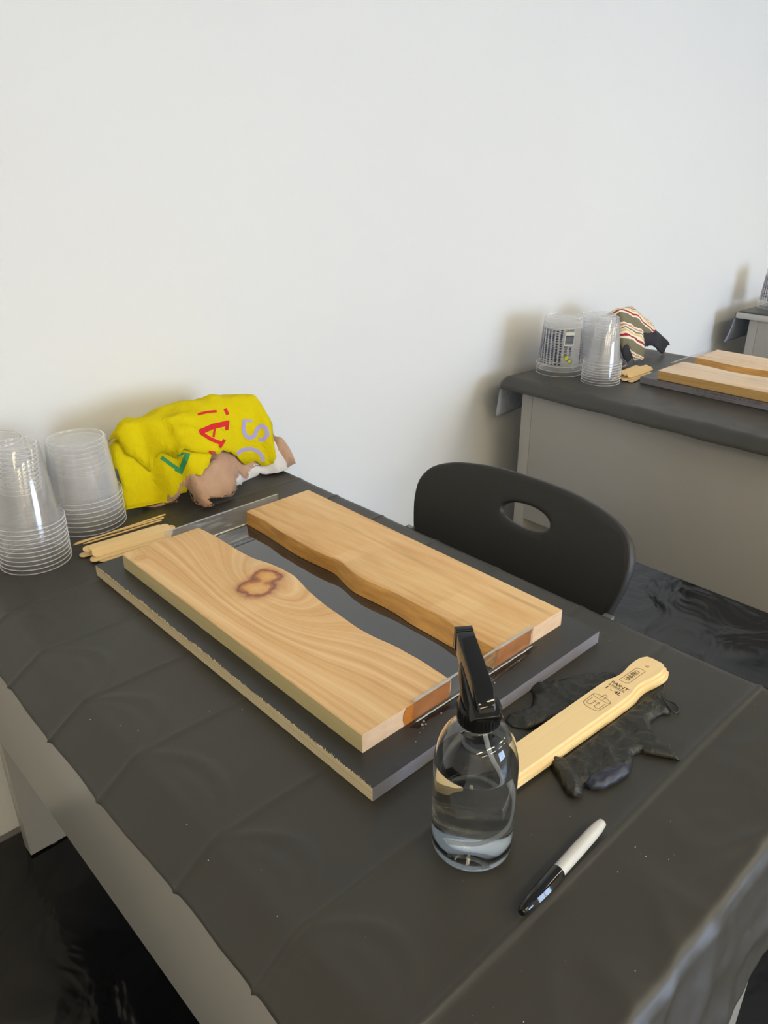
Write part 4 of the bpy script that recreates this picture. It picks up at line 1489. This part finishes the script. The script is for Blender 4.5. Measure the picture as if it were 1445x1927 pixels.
skewer((137, 1026), (311, 968), 0.0020, 0.0050, 'thin bamboo skewer lying on top of the other two by the tubs')
skewer((139, 1023), (308, 974), 0.0019, 0.0019, 'thin bamboo skewer lying flat along the tubs')
skewer((156, 1024), (304, 979), 0.0019, 0.0019, 'shortest looking bamboo skewer, nearest the craft stick pile')
G2 = 'craft sticks beside the clear cups on the second desk'
A2 = -0.02
for (x, y, z, rz, ti, lb) in [
    (1.612, 0.640, B0, A2 + 0.05, 0.0, 'craft stick at the bottom front of the pile on the second desk'),
    (1.618, 0.660, B0, A2 - 0.04, 0.0, 'craft stick flat under the pile on the second desk'),
    (1.610, 0.680, B0, A2 + 0.02, 0.0, 'craft stick at the back of the pile on the second desk'),
    (1.605, 0.650, B0 + 0.002, A2 - 0.06, 0.0, 'craft stick crossing the lower ones on the second desk'),
    (1.628, 0.655, B0 + 0.0095, A2 + 0.03, 0.7, 'leaning craft stick in the pile on the second desk'),
    (1.635, 0.672, B0 + 0.0105, A2 + 0.0, 0.5, 'topmost craft stick of the pile on the second desk'),
    (1.622, 0.690, B0 + 0.0080, A2 + 0.06, 0.4, 'tilted craft stick furthest back in the pile on the second desk')]:
    put_stick(x, y, z, rz, ti, lb, G2)
G3 = 'bamboo skewers on the second desk'
skewer((1150, 716), (1196, 688), 0.0025, 0.0025, 'bamboo skewer behind the stick pile on the second desk', 0.002, G3)
skewer((1150, 700), (1178, 687), 0.0020, 0.0020, 'bamboo skewer furthest back on the second desk', 0.0017, G3)


# ------------------------------------------------------------------ rags
def cotton(name, col, col2, scale=900, bumps=0.3, rough=0.9, fuzz=0.0):
    k = NT(name)
    oc = k.obj()
    nz = k.noise(oc, 25, 4)
    b1 = k.bump(k.noise(oc, scale, 2), bumps, 0.0006)
    b2 = k.n('Bump', {'Height': k.noise(oc, 45, 3, 0.6, 0.8), 'Strength': 0.5, 'Distance': 0.006, 'Normal': b1})
    return k.done(k.bsdf(k.mix(nz, col, col2), rough, b2, **{'Specular IOR Level': 0.15, 'Sheen Weight': fuzz}))


yellow_mat = cotton('yellow_cotton', lin(204, 184, 4), lin(220, 202, 14))
tan_mat = cotton('tan_terry', lin(160, 122, 96), lin(208, 172, 144), 330, 1.0, 0.95, 0.2)
white_mat = cotton('white_cotton', lin(206, 204, 208), lin(234, 230, 226), 600, 0.5)

YR = 0.835
sil = [(211, 870), (218, 852), (238, 827), (300, 801), (345, 785), (400, 773), (432, 770), (460, 768), (490, 779), (510, 792), (519, 822), (536, 836), (549, 853), (556, 872)]
ridge_tab = []
for p in sil:
    q = on_y(*p, YR)
    ridge_tab.append((q[0], max(0.004, q[2] - T)))
ridge_tab = [(ridge_tab[0][0] - 0.012, 0.0)] + ridge_tab + [(ridge_tab[-1][0] + 0.012, 0.0)]
basepx = [(237, 962), (272, 955), (297, 948), (328, 953), (364, 954), (387, 962), (402, 960), (435, 942), (445, 932), (464, 908), (502, 895), (525, 894), (543, 888)]
base_tab = sorted((on_z(*p, T)[0], on_z(*p, T)[1]) for p in basepx)
XL, XR = ridge_tab[0][0], ridge_tab[-1][0]
YK = 0.925


def mound(x, y):
    zr = interp(ridge_tab, x)
    yb = interp(base_tab, x)
    if y <= YR:
        t = max(0.0, min(1.0, (y - yb) / max(0.01, YR - yb)))
    else:
        t = max(0.0, min(1.0, (YK - y) / (YK - YR)))
        return zr * (1 - (1 - t) ** 2.4)
    return zr * (1 - (1 - t) ** 1.75)


def hit_mound(px, py, off=0.0):
    d = ray(px, py)
    s = 0.6
    last = None
    while s < 2.2:
        p = CAM + d * s
        h = T + mound(p[0], p[1]) + off
        if XL - 0.02 < p[0] < XR + 0.02 and p[1] > 0.68 and p[2] <= h:
            return (p[0], p[1])
        if p[1] > YK:
            break
        s += 0.001
    p = on_y(px, py, YR)
    return (p[0], YR)


def rag_h(off, seed, wr=1.0, smooth_edge=0.0):
    def f(x, y, d):
        h = mound(x, y) + off
        qx = x + 0.025 * fbm(x, y, seed, 12, 2)
        w = 0.0045 * fbm(qx, y, seed, 20, 3) + 0.0065 * (max(0, ridge(qx * 0.55 + y * 0.8, (y - 0.7 * x) * 0.45, seed + 5, 30) - 0.25) - 0.3)
        return T + 0.0022 + max(off * 0.5, h + wr * w * min(1.0, h / 0.02))
    return f


# tan towel: whole mound underneath
tan_poly_px = [(307, 951), (328, 954), (338, 944), (346, 928), (356, 933), (364, 953), (387, 963), (403, 960), (392, 948), (415, 946), (436, 942), (445, 931), (445, 912), (452, 902), (472, 893), (495, 875), (505, 858)]
tp = [hit_mound(*p) for p in tan_poly_px]
tan_poly = tp + [(0.475, 0.825), (0.478, 0.862), (0.455, 0.905), (0.30, 0.91), (0.17, 0.90), (0.155, 0.845), (0.165, 0.80), (0.20, 0.775)]


lowpx = [(408, 845), (396, 868), (380, 900), (355, 916), (334, 938), (311, 946), (297, 946), (272, 954), (237, 961), (228, 912), (216, 882)]
yl = [hit_mound(*p, 0.008) for p in lowpx]
low_poly = yl + [(XL + 0.006, 0.835), (XL + 0.02, 0.885), (0.25, 0.905), (0.33, 0.89), (0.345, 0.85)]
flpx = [(238, 858), (262, 871), (290, 862), (318, 856), (364, 850), (410, 851), (446, 855), (482, 867), (514, 873), (520, 862), (515, 834), (513, 802)]
fl = [hit_mound(*p, 0.024) for p in flpx]
fl_poly = fl + [(0.455, 0.86), (0.42, 0.90), (0.30, 0.91), (0.20, 0.89), (XL + 0.018, 0.85)]


def tan_h(x, y, d):
    z = rag_h(0.0, 3.0, 1.0)(x, y, d)
    z += 0.009 * math.exp(-d / 0.018) * min(1, max(0, (0.79 - y) / 0.02))
    for pl in (low_poly, fl_poly):
        if inside((x, y), pl):
            z -= min(0.012, seg_dist((x, y), pl) * 0.9)
    return max(T + 0.002, z)


tw = sheet('tan_towel', tan_poly, 0.0055, tan_h, tan_mat, thick=0.004, jit=0.0012)
tag(tw, 'tan terry towel with frayed edge showing below the yellow rag', 'rag', 'rags piled by the wall')
rs = random.Random(31)
V, F = [], []
edge = densify(tan_poly[:len(tan_poly_px)], 0.0011)
for (x, y) in edge[:int(len(edge) * 0.62)]:
    if inside((x, y), low_poly) and seg_dist((x, y), low_poly) > 0.004:
        continue
    z = tan_h(x, y, 0.0) - 0.001
    L_ = rs.uniform(0.001, 0.0045)
    a_ = -math.pi / 2 + rs.uniform(-1.0, 1.0)
    q = len(V)
    V += [(x - 0.0005, y, z), (x + 0.0005, y, z), (x, y + 0.0005, z - 0.001), (x + L_ * math.cos(a_), y + L_ * math.sin(a_), max(T + 0.002, z - rs.uniform(0, 0.003)))]
    F += [(q, q + 1, q + 3), (q + 1, q + 2, q + 3), (q + 2, q, q + 3)]
fr_ = mesh_obj('frayed_threads', V, F, tan_mat, tw)
fr_['kind'] = 'stuff'
o = sheet('towel_corner', [(0.448, 0.772), (0.470, 0.765), (0.494, 0.773), (0.506, 0.795), (0.497, 0.83), (0.475, 0.86), (0.455, 0.87), (0.44, 0.83)], 0.005,
          lambda x, y, d: T + 0.006 + (0.078 - 0.75 * max(0, x - 0.445)) * (1 - math.exp(-d / 0.009)) + 0.006 * fbm(x, y, 4, 45, 2) * min(1, d / 0.01), tan_mat, tw, thick=0.004, jit=0.001)
wpx = [(440, 911), (452, 914), (464, 909), (480, 901), (490, 895), (500, 897), (525, 895), (541, 886), (540, 868), (525, 855), (505, 855), (480, 872)]
wp = [hit_mound(*p) for p in wpx]
wr_ = sheet('white_rag', wp[:9] + [(0.46, 0.80), (0.44, 0.84), (0.38, 0.85), (0.33, 0.80)], 0.005,
            lambda x, y, d: T + 0.004 + max(0.002, mound(x, y) * 0.8 + 0.006 * (1 - math.exp(-d / 0.006)) + 0.005 * fbm(x, y, 7, 38, 3) - 0.001), white_mat, thick=0.003, jit=0.001)
tag(wr_, 'crumpled white rag squeezed under the right end of the towel', 'rag', 'rags piled by the wall')
YG = sheet('yellow_rag', low_poly, 0.005, rag_h(0.007, 12.0, 1.5), yellow_mat, thick=0.0016, jit=0.0010)
tag(YG, 'bright yellow cotton rag with coloured letters folded over the pile', 'rag', 'rags piled by the wall')
def flap_h(x, y, d):
    z = rag_h(0.024, 19.0, 1.0)(x, y, d)
    return z + 0.006 * math.exp(-((d - 0.012) / 0.012) ** 2) - 0.005 * math.exp(-d / 0.003)


FLP = sheet('folded_flap', fl_poly, 0.005, flap_h, yellow_mat, YG, thick=0.002, jit=0.0005)
bpy.context.view_layer.update()


def bvh_of(objs):
    dg = bpy.context.evaluated_depsgraph_get()
    V, F = [], []
    for o in objs:
        me = o.evaluated_get(dg).to_mesh()
        n = len(V)
        mw = o.matrix_world
        V += [mw @ v.co for v in me.vertices]
        F += [tuple(n + i for i in p.vertices) for p in me.polygons]
    return BVHTree.FromPolygons(V, F)


TREE = bvh_of([YG, FLP])


def letter(name, strokes, mat, parent, tree, lift=0.0007):
    V, F = [], []
    for pts, w in strokes:
        P = [np.array((200 + p[0] * 0.25606, 750 + p[1] * 0.25606)) for p in pts]
        dense = []
        for a_, b_ in zip(P, P[1:]):
            n = max(1, int(np.linalg.norm(b_ - a_) / 1.5))
            dense += [a_ + (b_ - a_) * i / n for i in range(n)]
        dense.append(P[-1])
        wpx_ = w * 0.25606 / 2
        rows = []
        for i, p in enumerate(dense):
            t_ = dense[min(i + 1, len(dense) - 1)] - dense[max(i - 1, 0)]
            t_ = t_ / (np.linalg.norm(t_) + 1e-9)
            nn = np.array((-t_[1], t_[0]))
            row = []
            for s in (-1, -0.5, 0, 0.5, 1):
                q = p + nn * wpx_ * s
                d = Vector(ray(*q)).normalized()
                loc, nrm, _, _ = tree.ray_cast(Vector(CAM), d)
                if loc is None:
                    row.append(None)
                else:
                    if nrm.dot(d) > 0:
                        nrm = -nrm
                    row.append(len(V))
                    V.append(loc + nrm * lift)
            rows.append(row)
        for r0, r1 in zip(rows, rows[1:]):
            for c in range(4):
                q = (r0[c], r0[c + 1], r1[c + 1], r1[c])
                if None not in q:
                    pp = [V[i] for i in q]
                    if max((pp[i] - pp[i - 1]).length for i in range(4)) < 0.012:
                        F.append(q)
    return mesh_obj(name, V, F, mat, parent, smooth=True)


red_ink = simple('red_print', lin(206, 28, 34), 0.85)
lilac_ink = simple('lilac_print', lin(168, 156, 200), 0.85)
green_ink = simple('green_print', lin(52, 140, 84), 0.85)
letter('printed_letter', [([(683, 250), (785, 205), (893, 182)], 40), ([(690, 250), (770, 300), (845, 330)], 27), ([(797, 222), (786, 285)], 15), ([(892, 162), (884, 232)], 24), ([(868, 302), (832, 360)], 24)], red_ink, FLP, TREE)['label'] = 'red letter A'
letter('printed_letter', [([(672, 118), (740, 100), (810, 94)], 18), ([(872, 76), (892, 120)], 24)], red_ink, FLP, TREE)['label'] = 'lower tips of a red letter cut by the fold'
letter('printed_letter', [([(752, 392), (800, 402)], 22), ([(775, 395), (786, 428)], 26)], red_ink, YG, TREE)['label'] = 'red letter tip below the fold'
letter('printed_letter', [([(1016, 158), (1008, 225), (1022, 275), (1058, 292), (1090, 272), (1108, 222), (1140, 198), (1176, 222), (1184, 268), (1152, 304), (1118, 300)], 30), ([(1016, 158), (1074, 168)], 17)], lilac_ink, FLP, TREE)['label'] = 'lilac letter S'
letter('printed_letter', [([(958, 408), (1000, 378), (1060, 368), (1118, 390), (1148, 428), (1150, 466)], 28)], lilac_ink, FLP, TREE)['label'] = 'lilac letter O cut by the fold'
letter('printed_letter', [([(405, 432), (470, 480), (545, 530)], 28), ([(598, 402), (578, 460), (545, 535)], 40), ([(505, 520), (562, 550)], 20), ([(575, 400), (520, 425)], 14)], green_ink, YG, TREE)['label'] = 'green letter A'

# second desk: striped rag over a dark one
k = NT('striped_terry')
oc = k.obj()
sepn = k.n('SeparateXYZ', {0: oc}).node
ph = k.math('ADD', k.math('ADD', k.math('MULTIPLY', sepn.outputs[1], 1.0), k.math('MULTIPLY', sepn.outputs[2], 1.15)), k.math('MULTIPLY', sepn.outputs[0], 0.75))
ph = k.math('ADD', ph, k.math('MULTIPLY', k.noise(oc, 26, 2, 0.5, 0.5), 0.030))
fr = k.math('FRACT', k.math('MULTIPLY', ph, 8.5))
O, R__, Wt, Yl, Pk = lin(122, 116, 92), lin(168, 40, 44), lin(236, 228, 206), lin(222, 190, 128), lin(206, 140, 118)
stc = k.n('ValToRGB', {0: fr}).node
cr = stc.color_ramp
cr.interpolation = 'CONSTANT'
e = cr.elements
e[0].position, e[0].color = 0.0, O
e[1].position, e[1].color = 0.30, Wt
for p, c in ((0.38, R__), (0.47, Wt), (0.56, Yl), (0.64, Wt), (0.68, O), (0.74, Wt), (0.80, Pk), (0.86, Wt), (0.92, O)):
    q = e.new(p)
    q.color = c
striped_mat = k.done(k.bsdf(stc.outputs[0], 0.95, k.bump(k.noise(oc, 500, 2), 0.5, 0.001)))
dark_rag = cotton('charcoal_cotton', lin(44, 44, 48), lin(66, 66, 72), 500, 0.4)
YR2 = 0.80
sil2 = [(1160, 594), (1168, 590), (1187, 588), (1200, 596), (1220, 611), (1233, 626), (1240, 638), (1244, 652)]
rt2 = [(on_y(*p, YR2)[0], max(0.003, on_y(*p, YR2)[2] - T)) for p in sil2]
rt2 = [(rt2[0][0] - 0.03, 0.0), (rt2[0][0] - 0.02, 0.06)] + rt2 + [(rt2[-1][0] + 0.012, 0.0)]


def mound2(x, y, yb=0.735, yk=0.89):
    zr = interp(rt2, x)
    if y <= YR2:
        t = max(0.0, min(1.0, (y - yb) / (YR2 - yb)))
        return zr * (1 - (1 - t) ** 1.9)
    t = max(0.0, min(1.0, (yk - y) / (yk - YR2)))
    return zr * (1 - (1 - t) ** 2.2)


def m2h(off, seed, wr):
    def f(x, y, d):
        h = mound2(x, y) + off
        w = 0.006 * fbm(x, y, seed, 16, 3)
        return T + 0.003 + max(0.002, h + wr * w * min(1, h / 0.02))
    return f


x0_, x1_ = rt2[0][0], rt2[-1][0]
def char_h(x, y, d):
    q = math.hypot((x - 1.937) / 0.034, (y - 0.768) / 0.038)
    lump = 0.044 * math.sqrt(max(0.0, 1 - q * q)) + 0.004 * fbm(x, y, 2, 50, 2) * max(0, 1 - q)
    return max(m2h(0.0, 3.0, 1.0)(x, y, d), T + 0.003 + lump)


dr = sheet('charcoal_rag', [(x0_ + 0.01, 0.745), (1.70, 0.737), (1.78, 0.745), (1.87, 0.745), (1.905, 0.735), (1.945, 0.738), (1.968, 0.765), (1.962, 0.80), (1.93, 0.83), (1.88, 0.85), (1.80, 0.885), (x0_ + 0.02, 0.87)], 0.007, char_h, dark_rag, thick=0.004, jit=0.001)
tag(dr, 'charcoal rag lying under the striped rag on the second desk', 'rag', 'rags on the second desk')
stp = sheet('striped_rag', [(x0_ + 0.012, 0.758), (1.70, 0.755), (1.735, 0.735), (1.772, 0.728), (1.800, 0.738), (1.80, 0.756), (1.83, 0.758), (1.885, 0.762), (1.918, 0.785), (1.912, 0.83), (1.80, 0.87), (x0_ + 0.025, 0.86)], 0.006,
            lambda x, y, d: m2h(0.012, 8.0, 1.0)(x, y, d) - 0.004 * math.exp(-d / 0.008), striped_mat, thick=0.004, jit=0.0008)
tag(stp, 'olive, red and cream striped rag on the second desk', 'rag', 'rags on the second desk')
tube('loose_thread', spline([(1.668, 0.741, T + 0.02), (1.660, 0.735, T + 0.008), (1.675, 0.730, T + 0.004), (1.690, 0.735, T + 0.012), (1.685, 0.745, T + 0.022)], 6), 0.0016, simple('grey_thread', lin(120, 122, 130), 0.8), dr, 6)

# second desk: board, slabs, dams
X2, Y2 = 1.562, 0.0
fb2 = form_board(0.385, 0.617, 'grey edged form board with stamped print on the second desk', (X2, Y2, Z0), pedge_mat, pedge_mat, 'form boards under the slabs')
ink2 = simple('faint_stamp_ink', lin(74, 72, 78), 0.7)
for s, yc, zc, sz in (('T PLY IS DIAP DOUNCA T  FORM', 0.375, -0.0052, 0.0100), ('AS NZS  FORM  STRUCTURAL', 0.40, -0.0135, 0.0062)):
    TV, TF = text_mesh(s, sz, False)
    mesh_obj('stamped_print', [(-0.0004, yc - v[0] * 1.25, zc + v[1] * 0.85) for v in TV], TF, ink2, fb2)
MSP = [w_pale1, w_side2, w_end, w_live, w_stain]
tA = [(0.148 + 0.006 * math.sin(i * 1.3), 0.043 + 0.536 * i / 12) for i in range(13)]
tB = [(0.222 + 0.007 * math.sin(i * 1.1 + 1), 0.043 + 0.536 * i / 12) for i in range(13)]
plank('wood_slab', (0.010, 0.012), tA, [(p[0] + 0.006, p[1]) for p in tA], 0.0428, 0.5735, 0.0236, MSP, 'blond slab on the second desk, nearest the desk front', (X2, 0, Z0 + 0.0002), True, 'paired live edge slabs')
plank('wood_slab', (0.360, 0.362), tB, [(p[0] - 0.012, p[1]) for p in tB], 0.0428, 0.5735, 0.0236, MSP, 'blond slab on the second desk, behind the other one', (X2, 0, Z0 + 0.0002), False, 'paired live edge slabs')
dam(X2 + 0.085, X2 + 0.30, 0.5760, 0.031, 0.004, 'clear acrylic strip with a bright top rim on the second desk', 20.0, glue=True, out=-1)

# sawdust specks on the nearest cloth
rs = random.Random(21)
V, F = [], []
spx = [(226, 1366), (456, 1336), (394, 1339), (260, 1376), (392, 1620), (522, 1725), (352, 1552), (1195, 1595), (1215, 1613), (1258, 1618), (1195, 1828), (1162, 1642), (985, 1924), (1146, 1206), (170, 1355)]
for i in range(95):
    if i < len(spx):
        p = on_z(*spx[i], T + 0.001)
        x, y = p[0], p[1]
        r = 0.0008
    else:
        x, y = rs.uniform(-0.13, 0.44), rs.uniform(-0.27, 0.62)
        r = rs.uniform(0.0002, 0.00045)
    q = len(V)
    z = T + 0.0016
    a = rs.uniform(0, 6)
    for m in range(3):
        V.append((x + r * math.cos(a + m * 2.1), y + r * math.sin(a + m * 2.1) * 0.7, z))
    V.append((x, y, z + r))
    F += [(q, q + 1, q + 2), (q, q + 1, q + 3), (q + 1, q + 2, q + 3), (q + 2, q, q + 3)]
o = mesh_obj('sawdust_specks', V, F, simple('sawdust', lin(214, 204, 182), 0.9))
tag(o, 'tiny pale sawdust specks scattered on the nearest black cover', 'sawdust', kind='stuff')
